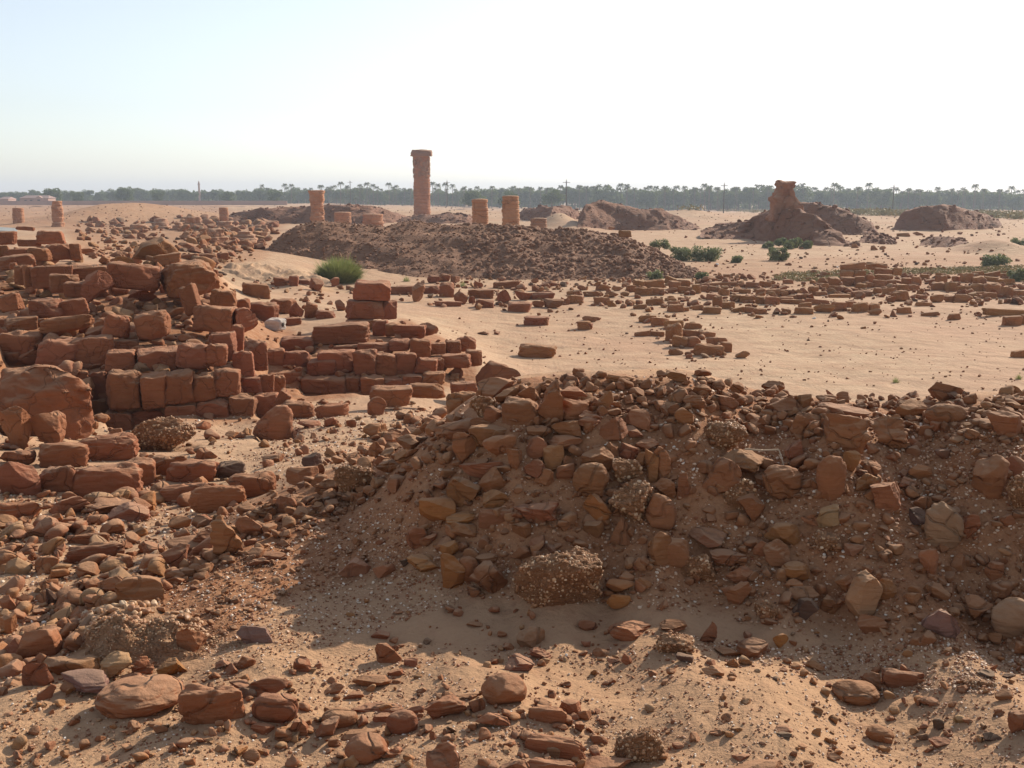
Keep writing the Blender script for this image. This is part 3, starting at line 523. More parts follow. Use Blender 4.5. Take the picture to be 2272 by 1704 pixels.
def on_grid(V, n, seed, f0=.05, f1=.8, pw=1.0):
    rng = np.random.default_rng(seed); nv, nu = V.shape[:2]
    a = rng.uniform(f0, f1, n) * (nv - 2); b = rng.uniform(.01, .99, n) * (nu - 2); i = a.astype(int); j = b.astype(int); fa = (a - i)[:, None]; fb = (b - j)[:, None]
    return (V[i, j] * (1 - fa) * (1 - fb) + V[i + 1, j] * fa * (1 - fb) + V[i, j + 1] * (1 - fa) * fb + V[i + 1, j + 1] * fa * fb)
P = on_grid(BV, 9500, 3, .1, .85); rng = np.random.default_rng(4)
S = .045 + .24 * rng.random(len(P)) ** 4; S *= np.where(P[:, 0] < -2, .6, 1.0)
tag(merge_inst('loose_stone', P, S, 5, M_MND, 2, parent=BM, cuts=7, sink=.36), kind='stuff')

lt = [(452, 582, 36.5), (500, 572, 37), (560, 575, 37.5), (620, 582, 37.5), (670, 592, 37), (712, 606, 36)]
lb_ = [(446, 596, 35.6), (500, 600, 35.8), (560, 606, 35.6), (620, 612, 35.4), (670, 614, 35.2), (716, 612, 35.4)]
tag(loft('sand_ledge', [[(x, y + 6, Y - .3) for x, y, Y in lb_], lb_, midrow(lb_, lt, .5, 3), lt, [(x, y, Y + .6) for x, y, Y in lt], back(lt, 5, .25)], M_GND, 200, 40, .12, 1.6, 91, .22)[0], kind='structure')
# ruined mounds on the right and behind
def ruin(name, top, base, dY, label, seed, amp=.25, fr=.5, crag=.5, nst=110, smax=.45):
    hb = hit([b[0] * KD for b in base], [b[1] * KD for b in base], 30)[0]; hb = np.clip(hb, np.median(hb) * .9, np.median(hb) * 1.1)
    hb = np.convolve(np.pad(hb, 1, mode='edge'), [.3, .4, .3], 'valid'); base = [(b[0], b[1], float(y)) for b, y in zip(base, hb)]; top = [(t_[0], t_[1], float(y) + 3.0) for t_, y in zip(top, hb)]
    rows = [[(x, y + 5, Y - .8) for x, y, Y in base], base, midrow(base, top, .5, 2), top, [(x, y + 1, Y + dY * .3) for x, y, Y in top], back(top, dY, .4)]
    o, V = loft(name, rows, M_RUIN, 170, 56, amp, fr, seed, crag, label, 'ruined wall mound')
    P = on_grid(V, nst, seed + 50, .05, .85); r = np.random.default_rng(seed); S = .12 + smax * r.random(nst) ** 3
    tag(merge_inst('loose_stone', P, S, seed, M_RUIN, 2, parent=o, cuts=8, sink=.4), kind='stuff')
    return o
M_RUIN = stone_mat('ruin_earth', base=[(0, (.225, .098, .052)), (1, (.225, .098, .052))], dust=.12, scale=.3, bumpd=.12)
ruin('ruin_mound', [(1250, 472, 100), (1262, 445, 101), (1295, 434, 102), (1330, 438, 102), (1380, 447, 102), (1430, 458, 101), (1465, 472, 100), (1512, 492, 98)],
     [(1246, 490, 96), (1262, 492, 95), (1295, 494, 94), (1330, 496, 93), (1380, 499, 92), (1430, 498, 92), (1465, 497, 93), (1516, 495, 94)], 8,
     'dark reddish ruin mound right of the column stumps with a steep left end', 21)
ruin('ruin_mound', [(1516, 500, 86), (1560, 482, 87), (1600, 475, 88), (1640, 460, 89), (1680, 452, 90), (1720, 456, 90), (1760, 474, 89), (1800, 500, 87), (1830, 520, 84), (1860, 530, 82)],
     [(1512, 508, 84), (1560, 512, 82), (1600, 514, 81), (1640, 518, 80), (1680, 524, 77), (1720, 528, 76), (1760, 530, 75), (1800, 532, 75), (1830, 534, 76), (1864, 534, 77)], 8,
     'jagged ruin mound carrying the tall crumbling pillar', 22, crag=.7)
ruin('ruin_mound', [(1712, 470, 98), (1724, 438, 99), (1760, 434, 100), (1800, 448, 100), (1840, 462, 99), (1880, 480, 97), (1896, 500, 95)],
     [(1712, 500, 92), (1724, 502, 92), (1760, 505, 91), (1800, 506, 91), (1840, 508, 91), (1880, 508, 92), (1898, 508, 93)], 9,
     'dark ruined wall mound behind the tall crumbling pillar, sloping down rightwards', 23, crag=.3)
ruin('ruin_mound', [(1934, 482, 110), (1950, 458, 112), (1990, 446, 113), (2040, 445, 114), (2090, 454, 113), (2130, 464, 112), (2160, 478, 110)],
     [(1930, 496, 104), (1950, 498, 103), (1990, 500, 102), (2040, 500, 102), (2090, 498, 103), (2130, 494, 105), (2164, 484, 108)], 10,
     'separate dark domed ruin mound nearest the right edge of the plain', 24, crag=.3)
ruin('ruin_mound', [(480, 470, 118), (520, 458, 120), (580, 452, 122), (640, 448, 122), (700, 446, 124), (760, 444, 124), (800, 446, 124), (850, 458, 122), (880, 468, 120)],
     [(476, 482, 112), (520, 484, 110), (580, 484, 110), (640, 484, 110), (700, 484, 110), (760, 484, 110), (800, 484, 110), (850, 482, 112), (884, 478, 114)], 8,
     'long broken stone ruin bank behind the short thick column', 25, crag=.6, nst=300)
ruin('ruin_mound', [(1110, 462, 116), (1150, 448, 120), (1190, 444, 122), (1230, 448, 122), (1250, 458, 120)],
     [(1106, 472, 112), (1150, 474, 110), (1190, 474, 110), (1230, 472, 110), (1254, 468, 112)], 7,
     'low far stony bank beyond the small conical sand heap', 26, crag=.4)
ruin('ruin_mound', [(860, 474, 132), (900, 466, 134), (960, 460, 136), (1010, 464, 136), (1030, 472, 134)],
     [(856, 480, 128), (900, 482, 126), (960, 484, 124), (1010, 484, 124), (1034, 480, 126)], 6,
     'low line of tumbled stones beside the foot of the tallest column', 27, crag=.4, amp=.15)
ruin('ruin_mound', [(1860, 512, 72), (1885, 506, 73), (1910, 508, 73), (1930, 520, 72)],
     [(1856, 524, 70), (1885, 528, 69), (1910, 528, 69), (1934, 526, 70)], 3,
     'small dark wall remnant at the right foot of the pillar mound', 28, crag=.3, amp=.1, nst=120, smax=.3)
ruin('ruin_mound', [(1990, 524, 68), (2020, 513, 70), (2050, 512, 71), (2085, 518, 70)],
     [(1986, 530, 66), (2020, 534, 65), (2050, 534, 65), (2090, 526, 67)], 4,
     'small low dark heap in the sand below the domed ruin mound', 29, crag=.1, amp=.08, nst=60, smax=.3)
# crumbling pillar on its mound
def tower(name, x0, x1, ytop, ybase, Y, label, seed):
    zt = atd(0, ytop, Y)[2]; zb = atd(0, ybase, Y)[2]; s_ = KD / F * tt(ytop, Y); xc = atd((x0 + x1) / 2 + 2, ytop, Y)[0]; wd = (x1 - x0) * s_; h = zt - zb
    V, Fc = CUB[27]; V = V.copy(); rn = (np.abs(V) ** 9).sum(1) ** (1 / 9); V /= rn[:, None]; f = (V[:, 2] + 1) / 2
    wf = np.interp(f, [0, .3, .5, .62, .64, .8, .86, .9, 1], [.9, .86, .80, .76, .64, .56, .50, .60, .60]) * wd / 2
    P = np.stack([V[:, 0] * wf, V[:, 1] * wf * .9, f * h], 1); q_ = P.copy(); q_[:, 2] *= 1
    nn = np.stack([V[:, 0], V[:, 1], V[:, 2] * 0], 1); nn /= np.maximum(np.linalg.norm(nn, axis=1), .3)[:, None]
    blocky = np.round(P / np.array([.55, .55, .32])) * np.array([3.7, 3.7, 5.1])
    P += nn * (.17 * vn(blocky, seed) + .30 * fbm(P * 1.1, 3, seed + 1) + .10 * fbm(P * 4, 2, seed + 2))[:, None]
    P[:, 2] += .14 * vn(P * 2.2, seed + 5) * (f > .9)
    P += np.array([xc, Y, zb]); o = put(name, mk_mesh(name, P, Fc), M_FARSTONE); o.color = (.33, .155, .085, 1)
    return tag(o, label, 'pillar')
_yt = float(hit([1690 * KD], [524 * KD], 30)[0][0]) + 2.4
tower('ruined_pillar', 1662, 1728, 392, 480, _yt, 'tall crumbling orange masonry pillar standing on the jagged ruin mound', 7)

# ------------------------------------------------------------------ columns
def lathe(prof, seg=40, seed=0, amp=.02, fr=2.0, top=True):
    """prof: list of (r, z); returns verts, quads"""
    n_ = len(prof); th = np.linspace(0, 2 * math.pi, seg, endpoint=False)
    pr = np.array(prof)
    V = np.stack([pr[:, 0][:, None] * np.cos(th), pr[:, 0][:, None] * np.sin(th), np.repeat(pr[:, 1][:, None], seg, 1)], -1).reshape(-1, 3)
    nrm = V.copy(); nrm[:, 2] = 0; L = np.linalg.norm(nrm, axis=1)[:, None]; nrm = nrm / np.maximum(L, 1e-6)
    V = V + nrm * (amp * fbm(V * fr, 3, seed))[:, None]
    ii = np.arange(n_ * seg).reshape(n_, seg); a = ii[:-1]; b = ii[1:]
    q_ = np.stack([a, np.roll(a, -1, 1), np.roll(b, -1, 1), b], -1).reshape(-1, 4)
    return V, q_
def column(x, y0, y1, wpx, Y, label, drums=6, cap=None, seed=0, amp=.05, group='ancient sandstone columns and stumps', col=(.42, .20, .105), worn=0, prof_fn=None, cat='column', name='stone_column', dcap=0):
    if Y is None: Y = float(hit([x * KD], [(y1 - 2) * KD])[0][0]) + .3
    X, _, zb = atd(x, y1, Y); zt = atd(x, y0, Y)[2]; r = wpx / 2 * KD / F * tt(y1, Y); h = zt - zb
    root = empty(name, (X, Y, zb), label, cat, group)
    rg = random.Random(seed); pr = [(.001, -.4), (r, -.4)]; hs = h - dcap
    for k in range(drums):
        z0 = hs * k / drums; z1 = hs * (k + 1) / drums; rr = r * (1 + rg.uniform(-worn, worn)) * (prof_fn((k + .5) / drums) if prof_fn else 1 - .06 * k / drums)
        g = min(.03, (z1 - z0) * .12)
        pr += [(rr * .92, z0 + g * .3), (rr, z0 + g * 1.4)] + [(rr * (1 + rg.uniform(-.02, .015) * (1 + worn * 6)), z0 + (z1 - z0) * q_) for q_ in (.2, .35, .5, .65, .8)] + [(rr, z1 - g * 1.4), (rr * .92, z1 - g * .3)]
    pr += [(pr[-1][0] * .6, hs + .01), (.001, hs + .02)]
    V, q_ = lathe(pr, 44, seed, amp, 2.2)
    s = put('shaft', mk_mesh('shaft', V, q_), M_FARSTONE, root); s.color = (*col, 1)
    if cap:
        w_, hc = cap; V, Fc = block_v(seed + 3, 7, 12, 1.2, 3, .5)
        c = put('capital', mk_mesh('capital', V * np.array([w_, w_, hc]) + np.array([0, 0, h - hc * .5]), Fc), M_FARSTONE, root); c.color = (col[0] * .9, col[1] * .9, col[2] * .9, 1)
    return root
COLR = []
# tallest: band of carving roughening on the upper part
tall = column(912, 322, 469, 36.5, 150, 'tallest sandstone column with a broken square capital on top', 17, None, 11, .05, worn=.012, dcap=1.0, col=(.40, .17, .085))
tall_h = atd(0, 322, 150)[2] - atd(0, 469, 150)[2]
Vc, Fcc = block_v(77, 15, 24, 1.6, 2, .5)
c_ = put('capital', mk_mesh('capital', Vc * np.array([2.95, 2.8, 1.0]) + np.array([0, 0, tall_h - .5]), Fcc), M_FARSTONE, tall); c_.color = (.30, .165, .11, 1)
Vc, q_ = lathe([(.3, tall_h - 1.12), (1.12, tall_h - 1.1), (1.18, tall_h - 1.0), (1.25, tall_h - .85), (.3, tall_h - .8)], 40, 5, .06)
c_ = put('neck', mk_mesh('neck', Vc, q_), M_FARSTONE, tall); c_.color = (.40, .2, .11, 1)
rg = random.Random(5); zf = tall_h * .58; VV = []; FF = []; off = 0      # flaking relief blocks round the upper shaft
for k in range(90):
    a = rg.uniform(0, 6.283); z = rg.uniform(tall_h * .60, tall_h * .87); V, Fc = rock_v(300 + k, 2, 6)
    V = V * np.array([.5, .16, rg.uniform(.3, .7)]) @ np.array(Euler((0, 0, a + math.pi / 2)).to_matrix()).T + np.array([1.13 * math.cos(a), 1.13 * math.sin(a), z]); VV.append(V); FF.append(Fc + off); off += len(V)
c_ = put('flaking_relief', mk_mesh('flaking_relief', np.concatenate(VV), np.concatenate(FF)), M_FARSTONE, tall); c_.color = (.33, .17, .10, 1)
column(686, 411, 482, 32, 92, 'short thick weathered column left of the tallest column, rising behind the mound', 9, None, 12, .12, worn=.07, col=(.45, .215, .115))
column(1037, 430, 490, 36, 62, 'left one of the two squat column stumps right of the tallest column', 7, None, 13, .03, worn=.02, col=(.45, .225, .12))
column(1103, 423, 488, 38, 61, 'right and slightly taller of the two squat column stumps', 7, None, 14, .03, worn=.02, col=(.44, .22, .115))
column(1164, 471, 493, 37, 59, 'low broken column drum on the sand right of the two stumps', 2, None, 15, .04, worn=.02, col=(.34, .19, .12))
column(741, 458, 482, 37, 96, 'low wide round column base just left of the tallest column, nearer the thick column', 3, None, 16, .03, col=(.46, .22, .12))
column(806, 462, 484, 46, 97, 'low broad column base between the thick column and the tallest column', 3, None, 17, .05, col=(.46, .22, .12))
column(41, 449, 484, 24, None, 'short drum stack at the far left edge of the site', 4, None, 18, .05, worn=.03)
column(127, 434, 492, 26, None, 'leaning eroded column on the left with a narrow worn waist', 5, None, 19, .12, worn=.2)
column(484, 448, 470, 20, 112, 'small far column stump at the left end of the ruin bank', 3, None, 20, .04)
cone = lambda f: 1.15 - .75 * f
for (x, y0, y1, wd, Y, lb) in ((467, 494, 528, 56, None, 'layered cone of worn column drums beside the mound\'s left end, left one'), (530, 500, 527, 54, None, 'layered cone of worn column drums nearest the rubble mound'),
                               (347, 472, 496, 40, None, 'pale rounded drum stump in the field of bases on the left'), (418, 468, 498, 38, None, 'tall worn drum base with a ragged overhanging top'),
                               (300, 485, 505, 36, None, 'small pointed drum heap left of the rounded stump'), (490, 478, 500, 36, None, 'rounded drum base behind the layered cones'),
                               (385, 480, 500, 28, None, 'dark low drum between the rounded stump and the ragged one'), (560, 486, 502, 34, None, 'flat drum base at the left shoulder of the rubble mound')):
    rg_ = random.Random(int(x)); e_ = rg_.uniform(.5, 1.6); k_ = rg_.uniform(.5, .75)
    column(x, y0, y1, wd * 1.1, Y, lb, rg_.choice((2, 3, 4)), None, int(x), .16, 'eroded column bases on the left', (.40, .22, .135), .09, (lambda f: 1.12 - k_ * f ** e_), 'column base', 'column_base')

# ------------------------------------------------------------------ hand-placed stones
TH = []        # (object, category, px, py, w, h, adjectives)
CNAME = dict(RED='reddish', BRN='brown', ORG='orange-brown', TAN='tan', PNK='pinkish', DRK='dark grey', PALE='pale', DRKB='dark brown')
def cong_mesh(seed, lvl, dims, px):
    V, Fc = rock_v(seed, lvl, 10, .85, 1.7, .0); V = V + V / np.maximum(np.linalg.norm(V, axis=1), .1)[:, None] * (.025 * fbm(V * 16, 2, seed))[:, None]
    V = norm_box(V) * dims
    rg = np.random.default_rng(seed); npb = int(min(2200, max(90, px * px / 22))); idx = rg.integers(0, len(V), npb)
    ps = 1.0 * np.array(dims).mean() / px; pv, pf = ICO[2]; s = ps * (3.5 + 7 * rg.random(npb) ** 2.5)
    ax = rg.uniform(.6, 1.2, (npb, 1, 3)); W = pv[None] * ax * (s * .5)[:, None, None] + V[idx][:, None]
    FF = (pf[None] + (np.arange(npb) * len(pv))[:, None, None]).reshape(-1, 3) + len(V)
    VV = np.concatenate([V, W.reshape(-1, 3)]); F2 = np.concatenate([Fc, FF]); mi = np.concatenate([np.zeros(len(Fc)), np.ones(len(FF))])
    return mk_mesh('conglomerate_boulder', VV, F2, True, mi)
need = [d for d in allE if d['Y'] is None]
Yh, okh = hit([(d['x0'] + d['x1']) / 2 for d in need], [d['y1'] - .08 * (d['y1'] - d['y0']) for d in need])
for d, Y in zip(need, Yh): d['Y'] = float(Y)
for i, d in enumerate(allE):
    rg = random.Random(1000 + i); w_ = d['x1'] - d['x0']; h_ = d['y1'] - d['y0']; cx = (d['x0'] + d['x1']) / 2; cy = (d['y0'] + d['y1']) / 2
    Y = d['Y']; t = tt(cy, Y); W = w_ * t / F; Hh = h_ * t / F; th = PITCH + math.atan((cy - CY) / F); sn, cs = math.sin(th), math.cos(th)
    blk = d['k'] == 'b'
    dep = W * rg.uniform(.6, .9) if not blk else min(W, Hh * 1.7) * rg.uniform(.8, 1.05)
    if d['reg'] in 'CD': dep = min(W, Hh) * rg.uniform(.7, 1)
    if blk:
        dep = min(dep, max(.2 * Hh / max(sn, .02), .62 * Hh)); hz = (Hh - dep * sn) / cs
    else:
        dep = min(dep, .8 * Hh / max(sn, .02)); hz = math.sqrt(max(Hh ** 2 - (dep * sn) ** 2, .1 * Hh * Hh)) / cs
    if d['k'] == 'slab': dep = .5; hz = Hh * .98
    Yc = Y + dep * (.5 if blk else (.02 if d['reg'] in 'FG' else .3))
    k2 = tt(cy, Yc) / t; W *= k2; hz *= k2
    dims = np.array([W * (1.1 if (blk and d['reg'] in 'AB') or d['reg'] in 'FG' else 1.05), dep, hz * (1.16 if d['reg'] in 'AFG' else 1.1)]); px = max(w_, h_)
    seed = 500 + i * 7
    if d['k'] == 'c':
        me = cong_mesh(seed, 6 if px > 110 else 5, dims, px); mats = [M_CONG, M_CPEB]; nm = 'conglomerate_boulder'; cat = 'boulder'
    elif blk:
        V, Fc = block_v(seed, 27 if px > 110 else (15 if px > 32 else 7), d['n'] + rg.uniform(-2, 4), 1.5 if d['n'] < 7 else 1.15, rg.choice((3, 4, 5)) + (d['n'] < 7) * 3, 1.5); me = mk_mesh('stone_block', V * dims, Fc); mats = M_STONE; nm = 'stone_block'; cat = 'stone block'
    elif d['k'] == 'slab':
        V, Fc = block_v(seed, 27, 9, 1.5, 5, 2.2); V = V.copy()
        V[:, 1] += .12 * np.abs(vn(np.stack([V[:, 0] * 6 + V[:, 2] * 5, V[:, 2] * 2, V[:, 0] * 2], 1), 4)) * (V[:, 1] < 0)
        V[:, 2] -= np.clip(V[:, 0] - .25, 0, 1) * .35 * (V[:, 2] > .2); me = mk_mesh('rock_slab', V * dims, Fc); mats = M_STONE; nm = 'rock_slab'; cat = 'rock slab'
    else:
        V, Fc = rock_v(seed, 6 if px > 150 else (5 if px > 42 else 4), 4 if d['o'] else (13 if d['s'] or d['big'] else 10), .75 if d['o'] else .98, .85 if not d['s'] else 1.4, 2.4 if d['s'] else rg.choice((0, .5, 1.0)), .66 if d['o'] else .33, .92 if d['o'] else .74)
        if d['tall']: V = V.copy(); V[:, 0] *= 1 - .5 * (V[:, 2] + .1); V = norm_box(V)
        me = mk_mesh('rock', V * dims, Fc); mats = M_STONE; nm = 'rock'; cat = 'rock'
    tot = MatT = None
    p = at(cx, cy, Yc); o = put(nm, me, mats, None, p)
    yaw = rg.uniform(-9, 9) * (2.4 if d['reg'] in 'CD' or (d['reg'] == 'A' and d['Y'] > 14.4) else 1) if blk else rg.uniform(-6, 6)
    o.rotation_euler = (0, R(-d['t']) + (R(rg.uniform(-3, 3) * (2.2 if d['reg'] in 'CD' or (d['reg'] == 'A' and d['Y'] > 14.4) else 1)) if blk else 0), R(yaw) + (0 if d['reg'] in 'CD' else math.atan2(p[0], p[1]) * -.6))
    j = rg.uniform(.84, 1.13); cc = COLS[d['c']]
    if d['reg'] in 'CD': cc = (cc[0] * 1.2, cc[1] * 1.3, cc[2] * 1.3)
    o.color = (cc[0] * j, cc[1] * j * rg.uniform(.94, 1.07), cc[2] * j * rg.uniform(.9, 1.1), 1)
    asp = w_ / h_
    shp = ('flat' if asp > 2.3 or d['f'] else 'tall' if asp < .8 else 'long' if asp > 1.7 else ('squarish' if blk else ('rounded' if d['o'] else 'angular')))
    TH.append([o, cat, cx, cy, w_, h_, shp, d])

# white painted-looking block lying among the ruins, and light marks
def white_block():
    ox, oy, s = REG['A']; x0, y0, x1, y1 = ox + 1710 * s, oy + 960 * s, ox + 1850 * s, oy + 1075 * s
    Y = float(hit([(x0 + x1) / 2], [y1 - 3])[0][0]); t = tt(y1, Y); W = (x1 - x0) * t / F
    V, Fc = block_v(4242, 15, 6, 1.1, 3, .5); V = V * np.array([W, W * .62, W * .62])
    p = at((x0 + x1) / 2, (y0 + y1) / 2, Y + W * .3); root = empty('pale_block', (p[0], p[1], p[2] - W * .3), 'whitish grey stone block with a dark round hole among the reddish blocks', 'pale block')
    b_ = put('body', mk_mesh('body', V + np.array([0, 0, W * .3]), Fc), M_STONE, root); b_.color = (.62, .58, .53, 1)
    V, Fc = ICO[3]; hh = put('hole', mk_mesh('hole', V * np.array([W * .03, W * .1, W * .12]) + np.array([W * .475, -W * .05, W * .33]), Fc), M_MARK, root)
    root.rotation_euler = (0, 0, R(-28)); TH.append([root, 'pale block', (x0 + x1) / 2, (y0 + y1) / 2, x1 - x0, y1 - y0, 'pale', None])
white_block()

# ------------------------------------------------------------------ loose rubble, pebbles
def scatter(poly, n_, smin, smax, pw, seed, clump=0, ymin=2.3):
    """poly in the 2212 frame; stone width in pixels of the 2272 frame between smin and smax"""
    rng = np.random.default_rng(seed); P = np.array(poly, float); lo, hi = P.min(0), P.max(0)
    px = rng.uniform(lo[0], hi[0], n_ * 6); py = rng.uniform(lo[1], hi[1], n_ * 6); m = in_poly(px, py, poly)
    if clump:
        nz = vn2(px / 55, py / 28, seed) + .6 * vn2(px / 19, py / 11, seed + 1); m &= (nz + rng.normal(0, .45, len(px))) > (clump - .5)
    px = px[m][:n_] * KD; py = py[m][:n_] * KD
    Y, ok = hit(px, py, ymin); px, py, Y = px[ok], py[ok], Y[ok]
    X = (px - CX) / F * Y / (CP + (CY - py) / F * SP); Z = H(X, Y)
    S = (smin + (smax - smin) * rng.random(len(px)) ** pw) * tt(0, 1) * Y / F * 1.0
    return np.stack([X, Y, Z], 1), S
def rub(name, specs, mat, lvl, seed, label=None, flat=(.4, .8), sink=.2, protos=20, cuts=8):
    PP, SS = [], []
    for sp in specs: P, S = scatter(*sp); PP.append(P); SS.append(S)
    o = merge_inst(name, np.concatenate(PP), np.concatenate(SS), seed, mat, lvl, flat=flat, seed=seed % 7, sink=sink, protos=protos, cuts=cuts)
    return tag(o, label, name.replace('_', ' ') if label else None, None, 'stuff')
bank = [(470, 1170), (560, 1095), (700, 1030), (800, 980), (960, 880), (1010, 832), (1200, 812), (1480, 812), (1700, 855), (1900, 872), (2212, 850), (2600, 850), (2600, 1430), (2260, 1450), (1900, 1400), (1500, 1330), (1300, 1310), (1000, 1290), (900, 1190), (860, 1060), (700, 1140), (520, 1240), (360, 1260)]
top = [(1130, 828), (1250, 812), (1480, 812), (1700, 858), (1900, 874), (2212, 852), (2600, 852), (2600, 960), (1800, 950), (1560, 930), (1300, 930), (1100, 920)]
leftf = [(0, 1060), (460, 1050), (560, 1150), (330, 1290), (150, 1420), (0, 1500)]
rub('bank_rubble', [(bank, 2150, 6, 48, 2.6, 31, .3), ([(440, 1110), (560, 1050), (800, 950), (960, 875), (1010, 930), (880, 1050), (700, 1125), (520, 1215), (370, 1270)], 420, 8, 48, 2.2, 72), ([(180, 1400), (400, 1240), (860, 1060), (900, 1180), (700, 1260), (480, 1380)], 320, 5, 26, 2.6, 73), (top, 640, 9, 42, 1.8, 32), ([(1600, 860), (2212, 850), (2260, 940), (1650, 930)], 260, 10, 40, 1.7, 60)], M_RUBB, 3, 1, 'loose brown rubble covering the shaded bank in the foreground', (.4, .8))
rub('rubble', [(leftf, 520, 9, 76, 2.6, 33, .2), ([(0, 900), (480, 890), (700, 950), (520, 1100), (0, 1090)], 260, 8, 40, 2.5, 34, .2),
               ([(0, 540), (470, 560), (560, 760), (560, 850), (230, 900), (0, 790)], 620, 8, 40, 2.2, 35), ([(0, 560), (450, 570), (540, 740), (540, 840), (230, 890), (0, 780)], 210, 22, 62, 1.5, 65), ([(560, 690), (700, 740), (880, 680), (1020, 760), (1000, 830), (600, 860)], 220, 7, 30, 2.2, 36)],
    M_RUB, 3, 2, 'reddish broken stones between the fallen blocks on the left')
rub('small_rubble', [([(0, 1440), (2212, 1430), (2212, 1659), (0, 1659)], 620, 7, 34, 2.8, 37, .3), ([(0, 1400), (700, 1480), (1500, 1560), (1500, 1659), (0, 1659)], 200, 12, 50, 2.4, 67, .3), ([(700, 1290), (2212, 1400), (2212, 1480), (900, 1450)], 140, 7, 30, 2.2, 38),
                     ([(600, 870), (960, 870), (900, 950), (760, 1000), (560, 1000)], 240, 5, 22, 2.2, 39, .2),
                     ([(380, 600), (2212, 590), (2212, 690), (1250, 690), (900, 660), (560, 680)], 620, 5, 20, 2, 40, .25), ([(1050, 625), (1550, 600), (2212, 590), (2212, 660), (1450, 672), (1050, 650)], 420, 8, 26, 1.7, 68, .3), ([(1380, 685), (1480, 690), (1590, 770), (1500, 785), (1400, 720)], 50, 8, 24, 1.7, 69), ([(150, 478), (600, 478), (560, 560), (480, 572), (200, 560)], 560, 5, 26, 2.4, 41, .2), ([(380, 470), (620, 478), (560, 540), (400, 540)], 200, 10, 34, 1.8, 66),
                     ([(940, 690), (2212, 660), (2212, 850), (1500, 815), (1080, 820)], 550, 2.5, 9, 2.5, 42, .3), ([(1400, 500), (2212, 480), (2212, 600), (1500, 600)], 500, 2.5, 10, 2.2, 43, .3),
                     ([(900, 600), (1560, 585), (1560, 625), (900, 625)], 260, 4, 16, 2, 44), ([(1700, 570), (2212, 560), (2212, 650), (1500, 660)], 300, 4, 15, 2, 45, .2)],
    M_RUB, 3, 3, 'small stones strewn thinly over the sand')
pb = [(bank, 12500, 2.5, 11, 2.3, 51, .1), (leftf, 3800, 2.5, 12, 2.2, 52, .1), ([(180, 1400), (350, 1260), (860, 1080), (900, 1200), (1000, 1300), (700, 1400), (500, 1430)], 5600, 2.2, 9, 2.4, 53),
      ([(0, 1480), (900, 1390), (2212, 1400), (2212, 1659), (0, 1659)], 9000, 2.0, 9, 2.6, 54, .2), ([(1250, 1340), (1700, 1400), (2212, 1370), (2212, 1500), (1900, 1500)], 2200, 2.2, 10, 2.4, 55, .4),
      ([(0, 900), (700, 880), (900, 950), (520, 1080), (0, 1100)], 2200, 2, 8, 2.4, 56, .2), ([(1550, 900), (2212, 900), (2212, 1080), (1700, 1080)], 1500, 3, 11, 2, 57), ([(600, 900), (960, 880), (800, 1000), (500, 1060)], 1200, 2, 7, 2.4, 58)]
rub('pebbles', pb, M_PEB, 2, 4, 'smooth white, tan and brown pebbles scattered over the sand', (.45, .75), .15, 8, 3)
rub('plain_stones', [([(0, 440), (1100, 436), (2212, 452), (2212, 500), (1500, 478), (1100, 470), (0, 480)], 1500, 1.2, 4.5, 2.2, 59, .1)], M_MND, 2, 5, 'tiny dark stones dotting the far plain')

# crumbling pebbly earth bank at lower left
_b = [(156, 1400), (200, 1424), (280, 1436), (360, 1432), (430, 1414), (520, 1392)]; _t = [(160, 1372), (200, 1350), (280, 1338), (360, 1350), (430, 1364), (524, 1384)]
_Y = hit([p[0] * KD for p in _b], [p[1] * KD for p in _b])[0]; _bb = [(p[0], p[1], float(y)) for p, y in zip(_b, _Y)]; _tt = [(p[0], p[1], float(y) + .13) for p, y in zip(_t, _Y)]
M_EB = stone_mat('bank_earth', base=[(0, (.34, .175, .085)), (1, (.34, .175, .085))], dust=.4, scale=3, bumpd=.02)
EB, EV = loft('earth_bank', [[(x, y + 6, Y - .03) for x, y, Y in _bb], _bb, midrow(_bb, _tt, .5, 6), _tt, [(x, y - 1, Y + .12) for x, y, Y in _tt], back(_tt, .75, .03)], M_EB, 260, 80, .035, 9, 33, .03, label='low crumbling bank of pebbly earth in the left foreground', cat='earth bank')
_P = on_grid(EV, 1500, 8, .05, .9); _S = .006 + .035 * np.random.default_rng(8).random(1500) ** 3
tag(merge_inst('pebble', _P, _S, 8, M_CPEB, 2, parent=EB, protos=8), kind='stuff')

# ------------------------------------------------------------------ vegetation
def quads(C, U, Vv):
    V = np.stack([C - U - Vv, C + U - Vv, C + U + Vv, C - U + Vv], 1).reshape(-1, 3); return V, np.arange(len(V)).reshape(-1, 4)
def leafcloud(n_, lobes, size, seed):
    rng = np.random.default_rng(seed); k = rng.integers(0, len(lobes), n_); L = np.array(lobes)[k]
    d = rng.normal(0, 1, (n_, 3)); d /= np.linalg.norm(d, axis=1)[:, None]; r = rng.random(n_) ** .4
    C = L[:, :3] + d * (r * L[:, 3])[:, None] * np.array([1, 1, .8]); a = rng.normal(0, 1, (n_, 3)); a /= np.linalg.norm(a, axis=1)[:, None]
    b = np.cross(a, rng.normal(0, 1, (n_, 3))); b /= np.linalg.norm(b, axis=1)[:, None]; s = size * rng.uniform(.5, 1.1, n_)[:, None]
    return quads(C, a * s, b * s * .7)
def tube(pts, rad, seg=7):
    VV = []; FF = []
    for i, (p, r) in enumerate(zip(pts, rad)):
        for k in range(seg):
            a = 2 * math.pi * k / seg; VV.append((p[0] + r * math.cos(a), p[1] + r * math.sin(a), p[2]))
    for i in range(len(pts) - 1):
        for k in range(seg): FF.append((i * seg + k, i * seg + (k + 1) % seg, (i + 1) * seg + (k + 1) % seg, (i + 1) * seg + k))
    return np.array(VV), np.array(FF)
